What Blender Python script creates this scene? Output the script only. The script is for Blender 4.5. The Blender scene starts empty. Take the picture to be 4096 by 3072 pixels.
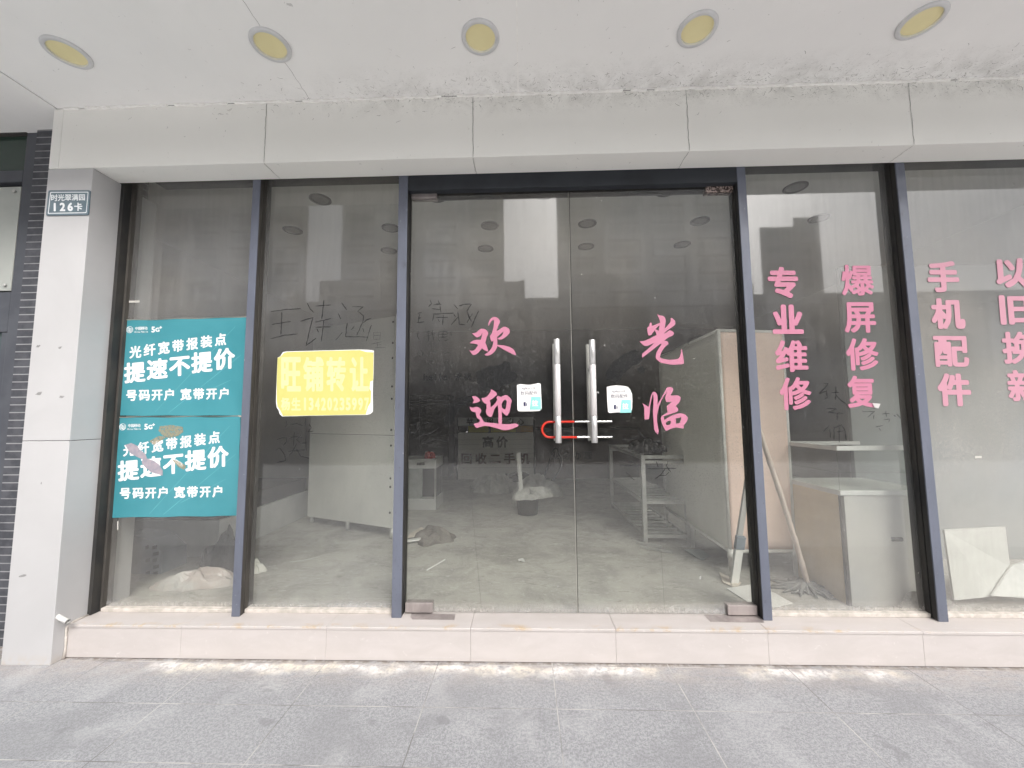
import bpy, math, random
from mathutils import Vector, Matrix
from mathutils.geometry import tessellate_polygon
R = math.radians
sc = bpy.context.scene
COL = sc.collection
random.seed(7)

# ------------------------------------------------------------------ camera, sky, sun, exposure
CZ = 1.32
FPX, PITCH, ROLL, YAW = 1552.24, R(4.7778795), R(-0.46190621), R(1.69482793)
W, H = 4096.0, 3072.0
FW = Vector((-math.sin(YAW)*math.cos(PITCH), math.cos(YAW)*math.cos(PITCH), math.sin(PITCH)))
RT0 = Vector((math.cos(YAW), math.sin(YAW), 0)); UP0 = RT0.cross(FW)
RT = RT0*math.cos(ROLL)+UP0*math.sin(ROLL); UP = -RT0*math.sin(ROLL)+UP0*math.cos(ROLL)
cd = bpy.data.cameras.new('camera'); cam = bpy.data.objects.new('camera', cd); COL.objects.link(cam)
cd.sensor_width = 36; cd.lens = FPX/W*36; cd.clip_start = .02; cd.clip_end = 2000
M = Matrix((RT, UP, -FW)).transposed().to_4x4(); M.translation = (0, 0, CZ); cam.matrix_world = M
sc.camera = cam

SUN_EL, SUN_AZ = R(41), R(158)      # high hazy sun behind the viewer
wd = bpy.data.worlds.new('World'); sc.world = wd; wd.use_nodes = True
nt = wd.node_tree; bg = nt.nodes['Background']
sky = nt.nodes.new('ShaderNodeTexSky'); sky.sky_type = 'NISHITA'; sky.sun_disc = False
sky.sun_elevation = SUN_EL; sky.sun_rotation = SUN_AZ; sky.air_density = 1.0; sky.dust_density = 6.0; sky.ozone_density = 1.0
hs = nt.nodes.new('ShaderNodeHueSaturation'); hs.inputs['Saturation'].default_value = .22; hs.inputs['Value'].default_value = 1.0
nt.links.new(sky.outputs[0], hs.inputs['Color']); nt.links.new(hs.outputs[0], bg.inputs['Color'])
bg.inputs['Strength'].default_value = .15
sl = bpy.data.lights.new('sun', 'SUN'); so = bpy.data.objects.new('sun', sl); COL.objects.link(so)
sl.energy = .8; sl.angle = R(20); sl.color = (1, .96, .9)
sd = Vector((math.sin(SUN_AZ)*math.cos(SUN_EL), math.cos(SUN_AZ)*math.cos(SUN_EL), math.sin(SUN_EL)))
so.rotation_euler = sd.to_track_quat('Z', 'Y').to_euler(); so.location = (0, -20, 30)
sc.view_settings.view_transform = 'Standard'; sc.view_settings.look = 'None'
sc.view_settings.exposure = .92; sc.view_settings.gamma = 1
sc.render.engine = 'CYCLES'
cy = sc.cycles
cy.use_denoising = True
try: cy.denoiser = 'OPENIMAGEDENOISE'; cy.denoising_input_passes = 'RGB_ALBEDO_NORMAL'
except Exception: pass
cy.max_bounces = 10; cy.diffuse_bounces = 5; cy.glossy_bounces = 4; cy.transparent_max_bounces = 24; cy.transmission_bounces = 6
cy.caustics_reflective = False; cy.caustics_refractive = False; cy.sample_clamp_indirect = 6

# ------------------------------------------------------------------ measured planes (metres)
YP, YM, YS, YG = 2.137, 2.2974, 2.2033, 2.376     # pillar/fascia front, mullion front, step front, glass
HF, HC, ZS = 2.8286, 3.2136, .1781               # fascia underside, soffit, step top
K = W/2212.0

def ray(x, y):
    return FW+RT*((x-W/2)/FPX)+UP*((H/2-y)/FPX)
def full(x, y, Y=None, Z=None, X=None):
    """the point of a plane seen at a pixel of the 4096 x 3072 photograph"""
    d = ray(x, y)
    if Y is not None: t = Y/d.y
    elif Z is not None: t = (Z-CZ)/d.z
    else: t = X/d.x
    return Vector((0, 0, CZ))+d*t
def at(x, y, **k): return full(x*K, y*K, **k)

# ------------------------------------------------------------------ materials
def lin(c): return tuple(((v/255.0)/12.92 if v/255.0 <= .04045 else ((v/255.0+.055)/1.055)**2.4) for v in c)+(1,)
def c4(c): return tuple(c)[:3]+(1,)
class N:
    def __init__(s, name):
        s.m = bpy.data.materials.new(name); s.m.use_nodes = True; s.t = s.m.node_tree
        s.p = s.t.nodes['Principled BSDF']; s.out = s.t.nodes['Material Output']; s._pos = None
    def n(s, typ, **k):
        nd = s.t.nodes.new(typ)
        for a, b in k.items(): setattr(nd, a, b)
        return nd
    def l(s, a, b): s.t.links.new(a, b)
    def put(s, sock, v):
        if hasattr(v, 'is_output'): s.l(v, sock)
        else: sock.default_value = v
    def pos(s):
        if s._pos is None: s._pos = s.n('ShaderNodeNewGeometry').outputs['Position']
        return s._pos
    def math(s, op, a, b=0.0, clamp=False):
        nd = s.n('ShaderNodeMath', operation=op, use_clamp=clamp); s.put(nd.inputs[0], a); s.put(nd.inputs[1], b); return nd.outputs[0]
    def xyz(s):
        nd = s.n('ShaderNodeSeparateXYZ'); s.l(s.pos(), nd.inputs[0]); return nd.outputs
    def noise(s, scale, detail=4, rough=.55, dist=0, stretch=(1, 1, 1), off=(0, 0, 0)):
        mp = s.n('ShaderNodeMapping'); s.l(s.pos(), mp.inputs[0]); mp.inputs['Scale'].default_value = stretch; mp.inputs['Location'].default_value = off
        nd = s.n('ShaderNodeTexNoise'); s.l(mp.outputs[0], nd.inputs['Vector'])
        nd.inputs['Scale'].default_value = scale; nd.inputs['Detail'].default_value = detail
        nd.inputs['Roughness'].default_value = rough; nd.inputs['Distortion'].default_value = dist
        return nd.outputs[0]
    def ramp(s, v, lo, hi, a=0.0, b=1.0):
        nd = s.n('ShaderNodeMapRange', interpolation_type='SMOOTHSTEP'); s.put(nd.inputs[0], v)
        nd.inputs[1].default_value = lo; nd.inputs[2].default_value = hi; nd.inputs[3].default_value = a; nd.inputs[4].default_value = b
        return nd.outputs[0]
    def mix(s, f, a, b):
        nd = s.n('ShaderNodeMix', data_type='RGBA'); s.put(nd.inputs[0], f)
        s.put(nd.inputs[6], a if hasattr(a, 'is_output') else c4(a)); s.put(nd.inputs[7], b if hasattr(b, 'is_output') else c4(b)); return nd.outputs[2]
    def bump(s, h, strength=.2, dist=.002):
        nd = s.n('ShaderNodeBump'); nd.inputs['Strength'].default_value = strength; nd.inputs['Distance'].default_value = dist
        s.l(h, nd.inputs['Height']); s.l(nd.outputs[0], s.p.inputs['Normal'])
    def base(s, v): s.put(s.p.inputs['Base Color'], v if hasattr(v, 'is_output') else c4(v))
    def set(s, rough=.6, metal=0., spec=.3):
        s.put(s.p.inputs['Roughness'], rough); s.put(s.p.inputs['Metallic'], metal); s.put(s.p.inputs['Specular IOR Level'], spec); return s

def plain(name, a, b=None, scale=9, rough=.6, metal=0, spec=.3, bump=0, bscale=80, stretch=(1, 1, 1), speck=0, lo=.35, hi=.65):
    m = N(name); b = b or tuple(v*.82 for v in a)
    col = m.mix(m.ramp(m.noise(scale, 5, .6, .3, stretch), lo, hi), a, b)
    if speck: col = m.mix(m.math('MULTIPLY', m.ramp(m.noise(bscale*1.7, 2), .64, .74), speck), col, tuple(v*.3 for v in a))
    m.base(col); m.set(rough, metal, spec)
    if bump: m.bump(m.noise(bscale, 4, .6, 0, stretch), bump)
    return m.m

def grime_wall(name, a, b, axis):
    """painted panel; dust and mould specks gather along the seam between soffit and fascia, more to the right"""
    m = N(name); x, y, z = m.xyz()
    d = m.math('SUBTRACT', YP, y) if axis == 'y' else m.math('SUBTRACT', HC, z)
    near = m.ramp(d, 0, .27 if axis == 'y' else .17, 1, 0)
    near = m.math('MULTIPLY', near, m.ramp(x, -2.1, .2, .06, 1))
    edge = m.ramp(d, 0, .05, .9, 0)
    base = m.mix(m.ramp(m.noise(1.3, 5, .6, .4), .3, .7), a, b)
    film = m.math('MULTIPLY', near, m.ramp(m.noise(7, 6, .7, .6), .35, .75), True)
    base = m.mix(m.math('MULTIPLY', film, .42), base, (.30, .285, .26))
    sp = m.ramp(m.noise(42, 5, .65, 2.2, (1, 1.3, 1.3)), .585, .66)
    sp = m.math('MULTIPLY', sp, m.math('ADD', m.math('MULTIPLY', near, .75), m.math('MULTIPLY', edge, m.ramp(x, -1.8, 0, .0, .35))), True)
    base = m.mix(m.math('MULTIPLY', sp, .8), base, (.16, .155, .145))
    far = m.math('MULTIPLY', m.ramp(m.noise(30, 3, .6, 1.2), .70, .74), .4)
    base = m.mix(far, base, (.25, .245, .24))
    m.base(base); m.set(.62, 0, .25); m.bump(m.noise(18, 3), .04, .004)
    return m.m

MT = {}
MT['soffit'] = grime_wall('painted_soffit', (.87, .86, .85), (.83, .822, .815), 'y')
MT['fascia'] = grime_wall('fascia_panel', (.87, .86, .83), (.84, .832, .80), 'z')
MT['dark_gap'] = plain('dark_joint', (.03, .028, .026), rough=.9)
MT['caulk'] = plain('white_caulk', (.92, .91, .89), (.84, .82, .80), 30, .6)

def pillar_mat():
    m = N('white_cladding'); x, y, z = m.xyz()
    base = m.mix(m.ramp(m.noise(2, 5, .6, .3), .3, .7), (.515, .508, .514), (.475, .469, .474))
    st = m.math('MULTIPLY', m.ramp(m.noise(14, 5, .7, .8, (1, 1, .35)), .62, .74), m.ramp(z, .1, 1.1, .55, .12))
    base = m.mix(st, base, (.5, .49, .48))
    low = m.math('MULTIPLY', m.ramp(z, 0, .07, 1, 0), m.ramp(m.noise(25, 5), .4, .6))
    base = m.mix(m.math('MULTIPLY', low, .5), base, (.5, .44, .38))
    m.base(base); m.set(.42, 0, .35); m.bump(m.noise(9, 3), .03, .004); return m.m
MT['pillar'] = pillar_mat()

def stone_mat():
    m = N('pale_step_stone'); x, y, z = m.xyz()
    base = m.mix(m.ramp(m.noise(5, 7, .65, .5, (1, 2.5, 2.5)), .3, .7), (.545, .505, .492), (.505, .468, .452))
    base = m.mix(m.math('MULTIPLY', m.ramp(m.noise(28, 5, .7, .8), .6, .78), .3), base, (.88, .85, .83))
    rust = m.math('MULTIPLY', m.ramp(m.noise(9, 5, .7, .5), .5, .68), m.math('MULTIPLY', m.ramp(z, ZS-.018, ZS-.004), m.ramp(y, YS+.05, YS, 0, 1)))
    base = m.mix(m.math('MULTIPLY', rust, .8), base, (.50, .36, .20))
    grey = m.math('MULTIPLY', m.ramp(y, YS+.03, YM+.02), m.ramp(m.noise(6, 5, .6), .3, .6, .2, 1))
    base = m.mix(m.math('MULTIPLY', grey, .28), base, (.42, .38, .35))
    m.base(base); m.set(.5, 0, .3); m.bump(m.noise(40, 4), .05); return m.m
MT['stone'] = stone_mat()

def granite():
    m = N('flamed_granite'); x, y, z = m.xyz()
    mp = m.n('ShaderNodeMapping'); m.l(m.pos(), mp.inputs[0]); mp.inputs['Location'].default_value = (.474, -1.571+.305*20, 0)
    bt = m.n('ShaderNodeTexBrick', offset=0.0, squash=1.0); m.l(mp.outputs[0], bt.inputs['Vector'])
    bt.inputs['Scale'].default_value = 1; bt.inputs['Brick Width'].default_value = .6112; bt.inputs['Row Height'].default_value = .305
    bt.inputs['Mortar Size'].default_value = .0026; bt.inputs['Mortar Smooth'].default_value = .35; bt.inputs['Bias'].default_value = 0
    bt.inputs['Color1'].default_value = (.0, .0, .0, 1); bt.inputs['Color2'].default_value = (1, 1, 1, 1); bt.inputs['Mortar'].default_value = (.5, .5, .5, 1)
    g1 = m.ramp(m.math('ADD', m.math('MULTIPLY', m.noise(190, 3, .7), .5), m.math('MULTIPLY', m.noise(75, 4, .75), .5)), .43, .57)
    base = m.mix(g1, (.235, .237, .25), (.375, .377, .392))
    base = m.mix(m.ramp(m.noise(420, 2, .6), .62, .72), base, (.66, .66, .67))
    big = m.noise(2.1, 7, .62, .5)
    base = m.mix(m.math('MULTIPLY', m.ramp(big, .45, .62), .42), base, (.22, .22, .232))
    base = m.mix(m.math('MULTIPLY', m.ramp(m.noise(3.3, 6, .6, .6, (1, 1, 1), (7, 3, 0)), .50, .68), .17), base, (.64, .635, .64))
    base = m.mix(m.math('MULTIPLY', bt.outputs['Color'], .12), base, (.36, .36, .37))
    stn = m.math('MULTIPLY', m.ramp(m.noise(5.5, 3, .5, .3, (1, 1.4, 1), (3, 1, 0)), .655, .70), .5)
    base = m.mix(stn, base, (.21, .21, .22))
    # warm brown dirt, then a white lime crust, both along the foot of the step
    d = m.math('SUBTRACT', YS, y)
    wob = m.noise(8, 6, .7, .8, (1, 2.2, 1))
    warm = m.math('MULTIPLY', m.ramp(d, .02, .26, 1, 0), m.ramp(wob, .30, .62))
    base = m.mix(m.math('MULTIPLY', warm, .38), base, (.46, .39, .34))
    dw = m.math('ADD', d, m.math('MULTIPLY', m.math('SUBTRACT', m.noise(6, 5, .65, 0, (1, 1, 1), (2, 9, 0)), .5), .20))
    band = m.math('MULTIPLY', m.ramp(dw, .010, .05), m.ramp(dw, .05, .13, 1, 0))
    xr = m.math('MULTIPLY', m.ramp(x, -2.25, -1.9), m.ramp(x, 1.75, 2.25, 1, 0))
    lime = m.math('MULTIPLY', m.math('MULTIPLY', band, xr), m.math('MULTIPLY', m.ramp(m.noise(2.6, 3, .5, 0, (1, .3, 1), (5, 0, 0)), .42, .58), m.ramp(m.noise(34, 6, .75), .34, .58, .15, 1)))
    limec = m.mix(m.ramp(m.noise(5, 3), .42, .58), (.92, .89, .86), (.83, .76, .63))
    base = m.mix(m.math('MULTIPLY', lime, .6), base, limec)
    foot = m.math('MULTIPLY', m.ramp(d, .0, .035, 1, 0), m.ramp(m.noise(20, 5, .7), .38, .6))
    base = m.mix(m.math('MULTIPLY', foot, .75), base, (.16, .13, .105))
    jc = m.mix(m.ramp(m.noise(3.2, 4), .42, .58), (.17, .165, .16), (.52, .50, .48))
    base = m.mix(m.math('MULTIPLY', bt.outputs['Fac'], m.ramp(m.noise(2.7, 3, .5, 0, (1, 1, 1), (8, 0, 0)), .35, .6, .55, .9)), base, jc)
    m.base(base); m.set(.72, 0, .3)
    hh = m.math('SUBTRACT', m.math('MULTIPLY', m.noise(170, 3, .7), .5), m.math('MULTIPLY', bt.outputs['Fac'], 1.5)); m.bump(hh, .35, .003)
    return m.m
MT['granite'] = granite()
MT['asphalt'] = plain('asphalt', (.085, .085, .087), (.065, .065, .067), 3, .85, bump=.2, bscale=120)
MT['soil'] = plain('pale_ground', (.58, .57, .55), (.52, .51, .49), .3, .9)
def alu_mat():
    m = N('blue_grey_aluminium')
    b = m.mix(m.ramp(m.noise(5, 5, .6, .3, (1, 1, .3)), .35, .65), (.140, .153, .198), (.112, .123, .160))
    b = m.mix(m.math('MULTIPLY', m.ramp(m.noise(7, 6, .7, .5, (1, 1, .5), (3, 1, 2)), .58, .70), .6), b, (.062, .064, .075))
    b = m.mix(m.math('MULTIPLY', m.ramp(m.noise(130, 2, .5), .70, .74), .8), b, (.045, .046, .052))
    b = m.mix(m.ramp(m.noise(75, 3, .6, 0, (1, 1, .6), (1, 2, 3)), .735, .76), b, (.62, .61, .60))
    m.base(b); m.set(m.ramp(m.noise(9, 4), .3, .7, .34, .58), 0, .45); m.bump(m.noise(60, 4), .04); return m.m
MT['alu'] = alu_mat()
MT['alu_dark'] = plain('black_gasket', (.030, .030, .031), (.05, .047, .043), 9, .55, 0, .3, 0, 80, (1, 1, .4))
MT['alu_brown'] = plain('dusty_inner_profile', (.085, .078, .07), (.055, .05, .046), 12, .6, 0, .3, 0, 80, (1, 1, .3))
MT['rail'] = plain('dusty_cream_sealant', (.62, .57, .53), (.45, .42, .38), 20, .7, 0, .2)
MT['steel'] = plain('brushed_steel', (.74, .73, .72), (.64, .63, .63), 30, .36, .75, .5, .05, 200, (1, 1, .05))
MT['satin'] = plain('satin_steel', (.74, .71, .71), (.68, .65, .65), 25, .5, .35, .5, .04, 200, (1, 1, .05))
MT['clamp'] = plain('dull_metal_cover', (.40, .355, .345), (.30, .265, .258), 14, .45, .35, .4, .06, 120, (1, 1, .3))
MT['rust'] = plain('blistered_rusty_cover', (.45, .36, .33), (.045, .03, .026), 110, .7, .1, .3, .5, 130, lo=.47, hi=.53)
MT['yellow_lens'] = plain('yellowed_plastic_lens', (.80, .72, .42), (.76, .68, .39), 6, .35, 0, .4)
MT['rim'] = plain('grey_lamp_rim', (.66, .66, .67), (.58, .58, .59), 8, .4, .1, .4)
MT['rim_in'] = plain('white_lamp_reflector', (.78, .77, .72), rough=.4)
MT['pink'] = plain('pink_vinyl', (.50, .195, .29), (.48, .182, .27), 12, .5, 0, .35)
MT['pink_pale'] = plain('faded_pink_vinyl', (.52, .265, .335), (.50, .255, .32), 12, .55)
MT['wht_back'] = plain('white_vinyl_backing', (.55, .53, .52), rough=.6)
MT['teal'] = plain('teal_print', (.048, .235, .28), (.065, .275, .325), 1.6, .36, 0, .45, .22, 7)
MT['teal_line'] = plain('pale_teal_line', (.16, .46, .52), rough=.45)
MT['white'] = plain('white_print', (.82, .84, .86), (.78, .80, .82), 8, .5)
MT['paper'] = plain('white_paper', (.86, .85, .84), (.80, .79, .78), 30, .7)
MT['kraft'] = plain('paper_edge', (.70, .63, .55), rough=.8)
MT['mauve'] = plain('torn_mauve_paper', (.38, .33, .37), (.30, .28, .33), 30, .8)
MT['tan'] = plain('tan_stain', (.22, .33, .27), (.16, .33, .32), 20, .7)
MT['yellow'] = plain('yellow_paper', (.60, .565, .19), (.58, .545, .17), 6, .55, 0, .3, .25, 9)
MT['yellow_ink'] = plain('faded_yellow_lettering', (.68, .655, .36), (.66, .635, .32), 14, .55)
MT['plate'] = plain('blue_grey_enamel', (.15, .20, .235), (.115, .16, .19), 20, .4, 0, .4)
MT['mint'] = plain('mint_print', (.30, .70, .66), rough=.5)
MT['grey_ink'] = plain('grey_print', (.30, .29, .32), rough=.6)
MT['navy'] = plain('navy_print', (.04, .04, .11), rough=.5)
MT['red_rubber'] = plain('red_rubber_sleeve', (.62, .035, .018), (.55, .03, .018), 20, .4, 0, .4)
MT['chrome'] = plain('chromed_bar', (.74, .74, .74), rough=.18, metal=1)
MT['pvc'] = plain('white_pvc', (.72, .71, .69), (.6, .59, .57), 12, .45)

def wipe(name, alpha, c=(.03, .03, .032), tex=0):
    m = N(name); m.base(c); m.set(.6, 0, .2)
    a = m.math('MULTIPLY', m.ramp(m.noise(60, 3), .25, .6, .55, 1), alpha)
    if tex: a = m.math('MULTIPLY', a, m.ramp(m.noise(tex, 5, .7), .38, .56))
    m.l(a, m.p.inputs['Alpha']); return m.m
MT['wipe'] = wipe('finger_mark_in_dust', .78)
MT['wipe_soft'] = wipe('faint_finger_mark', .62)
MT['reflection_area'] = wipe('painted_dark_reflection', .5, (.022, .023, .025))  # dark tint that imitates a reflection on the door glass
MT['film'] = wipe('pale_adhesive_residue', .5, (.45, .44, .42), 26)

def glass(name, dust, clean=False, up=0, low=0):
    m = N(name); m.t.nodes.remove(m.p)
    gm = m.n('ShaderNodeNewGeometry')
    dp = m.n('ShaderNodeVectorMath', operation='DOT_PRODUCT'); m.l(gm.outputs['Incoming'], dp.inputs[0]); m.l(gm.outputs['Normal'], dp.inputs[1])
    c = m.math('ABSOLUTE', dp.outputs['Value'])
    f = m.math('ADD', m.math('MULTIPLY', m.math('POWER', m.math('SUBTRACT', 1.0, c), 5.0), .93), 0.0 if clean else .075, True)
    tr = m.n('ShaderNodeBsdfTransparent'); tr.inputs[0].default_value = (.915, .925, .91, 1)
    gl = m.n('ShaderNodeBsdfGlossy'); gl.inputs['Roughness'].default_value = .03 if not clean else .01; gl.inputs[0].default_value = (1, 1, 1, 1)
    mx = m.n('ShaderNodeMixShader'); m.put(mx.inputs[0], f); m.l(tr.outputs[0], mx.inputs[1]); m.l(gl.outputs[0], mx.inputs[2])
    last = mx
    if not clean:
        x, y, z = m.xyz()
        df = m.n('ShaderNodeBsdfDiffuse')
        dc = m.mix(m.ramp(m.noise(1.1, 4), .35, .65), (.58, .55, .515), (.53, .53, .54))
        m.l(dc, df.inputs[0])
        cloud = m.ramp(m.noise(1.5, 6, .6, .4), .3, .72, .72, 1.28)
        strk = m.ramp(m.noise(30, 5, .65, .15, (1, 1, .06)), .3, .72, .88, 1.12)
        spk = m.noise(185, 1.5, .6, .1)
        mid = m.math('MULTIPLY', m.ramp(z, .55, 1.1), m.ramp(z, 1.75, 2.45, 1, 0))      # rain-spotted belt at hand height
        spot = m.math('MULTIPLY', m.math('MULTIPLY', m.ramp(spk, .54, .70, 0, 1), mid), m.ramp(m.noise(2.2, 4, .6, .3, (1, 1, 1), (4, 0, 2)), .32, .6, .25, 1))
        hgt = m.math('ADD', m.ramp(z, 1.35, 2.5, 0, up), m.ramp(z, .2, 1.0, low, 0))
        edge = m.math('MULTIPLY', m.ramp(z, ZS+.02, ZS+.075, .34, 0), m.ramp(m.noise(90, 5, .75, 0, (1, 1, .5)), .3, .65, .3, 1))
        a = m.math('MULTIPLY', m.math('ADD', m.math('ADD', dust, hgt), edge), m.math('MULTIPLY', cloud, strk))
        a = m.math('ADD', a, m.math('MULTIPLY', spot, .22), True)
        drop = m.ramp(m.noise(38, 2, .5), .775, .79, 0, .75)
        a = m.math('MAXIMUM', a, drop, True)
        m2 = m.n('ShaderNodeMixShader'); m.l(a, m2.inputs[0]); m.l(mx.outputs[0], m2.inputs[1]); m.l(df.outputs[0], m2.inputs[2]); last = m2
    m.l(last.outputs[0], m.out.inputs['Surface'])
    return m.m
MT['glass_clear'] = glass('clear_glass', 0, True)
for k_, b_, u_, l_ in (('a', .10, .15, .07), ('b', .065, .17, .07), ('door', .016, .23, .05), ('c', .085, .14, .08), ('d', .25, .06, .03)): MT['glass_'+k_] = glass('dusty_glass_'+k_, b_, False, u_, l_)

# ------------------------------------------------------------------ mesh helpers
class MB:
    def __init__(s): s.v = []; s.f = []; s.mi = []
    def face(s, pts, mi=0):
        i = len(s.v); s.v += [tuple(p) for p in pts]; s.f.append(tuple(range(i, i+len(pts)))); s.mi.append(mi)
    def box(s, x0, x1, y0, y1, z0, z1, mi=0, front=None):
        i = len(s.v)
        s.v += [(x, y, z) for z in (z0, z1) for y in (y0, y1) for x in (x0, x1)]
        for k, q in enumerate(((0, 2, 3, 1), (4, 5, 7, 6), (0, 1, 5, 4), (2, 6, 7, 3), (0, 4, 6, 2), (1, 3, 7, 5))):
            s.f.append(tuple(i+a for a in q)); s.mi.append(front if (front is not None and k == 2) else mi)
        return s
    def obox(s, p0, p1, w, d, up=(0, 0, 1), mi=0):
        """a bar of section w x d from p0 to p1"""
        p0, p1 = Vector(p0), Vector(p1); t = (p1-p0).normalized(); u = Vector(up)
        if abs(t.dot(u)) > .95: u = Vector((0, 1, 0))
        a = t.cross(u).normalized(); b = a.cross(t).normalized(); i = len(s.v)
        for p in (p0, p1):
            for sa, sb in ((-1, -1), (1, -1), (1, 1), (-1, 1)): s.v.append(tuple(p+a*(sa*w/2)+b*(sb*d/2)))
        for q in ((0, 3, 2, 1), (4, 5, 6, 7), (0, 1, 5, 4), (1, 2, 6, 5), (2, 3, 7, 6), (3, 0, 4, 7)):
            s.f.append(tuple(i+k for k in q)); s.mi.append(mi)
        return s
    def tube(s, pts, r, seg=12, mi=0, cap=True):
        pts = [Vector(p) for p in pts]; rs = r if isinstance(r, (list, tuple)) else [r]*len(pts)
        i0 = len(s.v); ref = None
        for k, p in enumerate(pts):
            t = (pts[min(k+1, len(pts)-1)]-pts[max(k-1, 0)]).normalized()
            if ref is None: ref = Vector((0, 0, 1)) if abs(t.z) < .9 else Vector((1, 0, 0))
            a = t.cross(ref).normalized(); b = a.cross(t).normalized(); ref = b
            for j in range(seg):
                an = 2*math.pi*j/seg; s.v.append(tuple(p+(a*math.cos(an)+b*math.sin(an))*rs[k]))
        for k in range(len(pts)-1):
            for j in range(seg):
                a0 = i0+k*seg+j; a1 = i0+k*seg+(j+1) % seg
                s.f.append((a0, a1, a1+seg, a0+seg)); s.mi.append(mi)
        if cap:
            s.f.append(tuple(i0+j for j in reversed(range(seg)))); s.mi.append(mi)
            e = i0+(len(pts)-1)*seg; s.f.append(tuple(e+j for j in range(seg))); s.mi.append(mi)
        return s
    def lathe(s, c, prof, seg=40, mi=0):
        """profile of (radius, z) round a vertical axis at c"""
        i0 = len(s.v); c = Vector(c)
        for r, z in prof:
            for j in range(seg):
                an = 2*math.pi*j/seg; s.v.append((c.x+r*math.cos(an), c.y+r*math.sin(an), c.z+z))
        for k in range(len(prof)-1):
            for j in range(seg):
                a0 = i0+k*seg+j; a1 = i0+k*seg+(j+1) % seg
                s.f.append((a0, a1, a1+seg, a0+seg)); s.mi.append(mi)
        return s
    def poly(s, loops, thick=0.0, n=(0, -1, 0), mi=0):
        """flat filled outline with holes; optional thickness behind it (away from n)"""
        loops = [[Vector(p) for p in L] for L in loops]; allp = [p for L in loops for p in L]; n = Vector(n)
        tri = tessellate_polygon(loops); i0 = len(s.v); s.v += [tuple(p) for p in allp]
        for t in tri:
            a, b, c = (allp[k] for k in t)
            t = t if (b-a).cross(c-a).dot(n) > 0 else t[::-1]
            s.f.append(tuple(i0+k for k in t)); s.mi.append(mi)
        if thick:
            i1 = len(s.v); s.v += [tuple(p-n*thick) for p in allp]; o = 0
            for L in loops:
                m_ = len(L)
                for k in range(m_):
                    a, b = o+k, o+(k+1) % m_; s.f.append((i0+a, i1+a, i1+b, i0+b)); s.mi.append(mi)
                o += m_
        return s
    def ribbon(s, pts, w, n=(0, -1, 0), mi=0):
        pts = [Vector(p) for p in pts]; n = Vector(n); i0 = len(s.v)
        for k, p in enumerate(pts):
            t = (pts[min(k+1, len(pts)-1)]-pts[max(k-1, 0)]); t = t.normalized() if t.length > 0 else Vector((1, 0, 0))
            b = n.cross(t).normalized(); ww = w*(.75+.5*random.random())*(.6 if k in (0, len(pts)-1) else 1)/2
            s.v += [tuple(p+b*ww), tuple(p-b*ww)]
        for k in range(len(pts)-1):
            s.f.append((i0+2*k, i0+2*k+1, i0+2*k+3, i0+2*k+2)); s.mi.append(mi)
        return s
    def build(s, name, mats, parent=None, smooth=False, bevel=0, **tags):
        o0 = Vector(parent.location) if parent else Vector((0, 0, 0))
        q = parent
        while q is not None and q.parent is not None: q = q.parent; o0 = o0+Vector(q.location)
        me = bpy.data.meshes.new(name); me.from_pydata([tuple(Vector(v)-o0) for v in s.v], [], s.f); me.update()
        for m in (mats if isinstance(mats, (list, tuple)) else [mats]): me.materials.append(MT[m] if isinstance(m, str) else m)
        for p, k in zip(me.polygons, s.mi): p.material_index = k; p.use_smooth = smooth and len(p.vertices) < 5
        ob = bpy.data.objects.new(name, me); COL.objects.link(ob)
        if parent: ob.parent = parent
        if bevel:
            b = ob.modifiers.new('bevel', 'BEVEL'); b.width = bevel; b.segments = 2; b.limit_method = 'ANGLE'; b.angle_limit = R(40)
        tag(ob, **tags); return ob
def tag(o, label=None, cat=None, group=None, kind=None):
    if label: o['label'] = label
    if cat: o['category'] = cat
    if group: o['group'] = group
    if kind: o['kind'] = kind
    return o
def thing(name, label, cat, loc=(0, 0, 0), group=None):
    o = bpy.data.objects.new(name, None); COL.objects.link(o); o.location = loc; o.empty_display_size = .1
    return tag(o, label, cat, group)
def box(name, b, mat, parent=None, bevel=0, **k): return MB().box(*b).build(name, mat, parent, bevel=bevel, **k)

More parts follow.
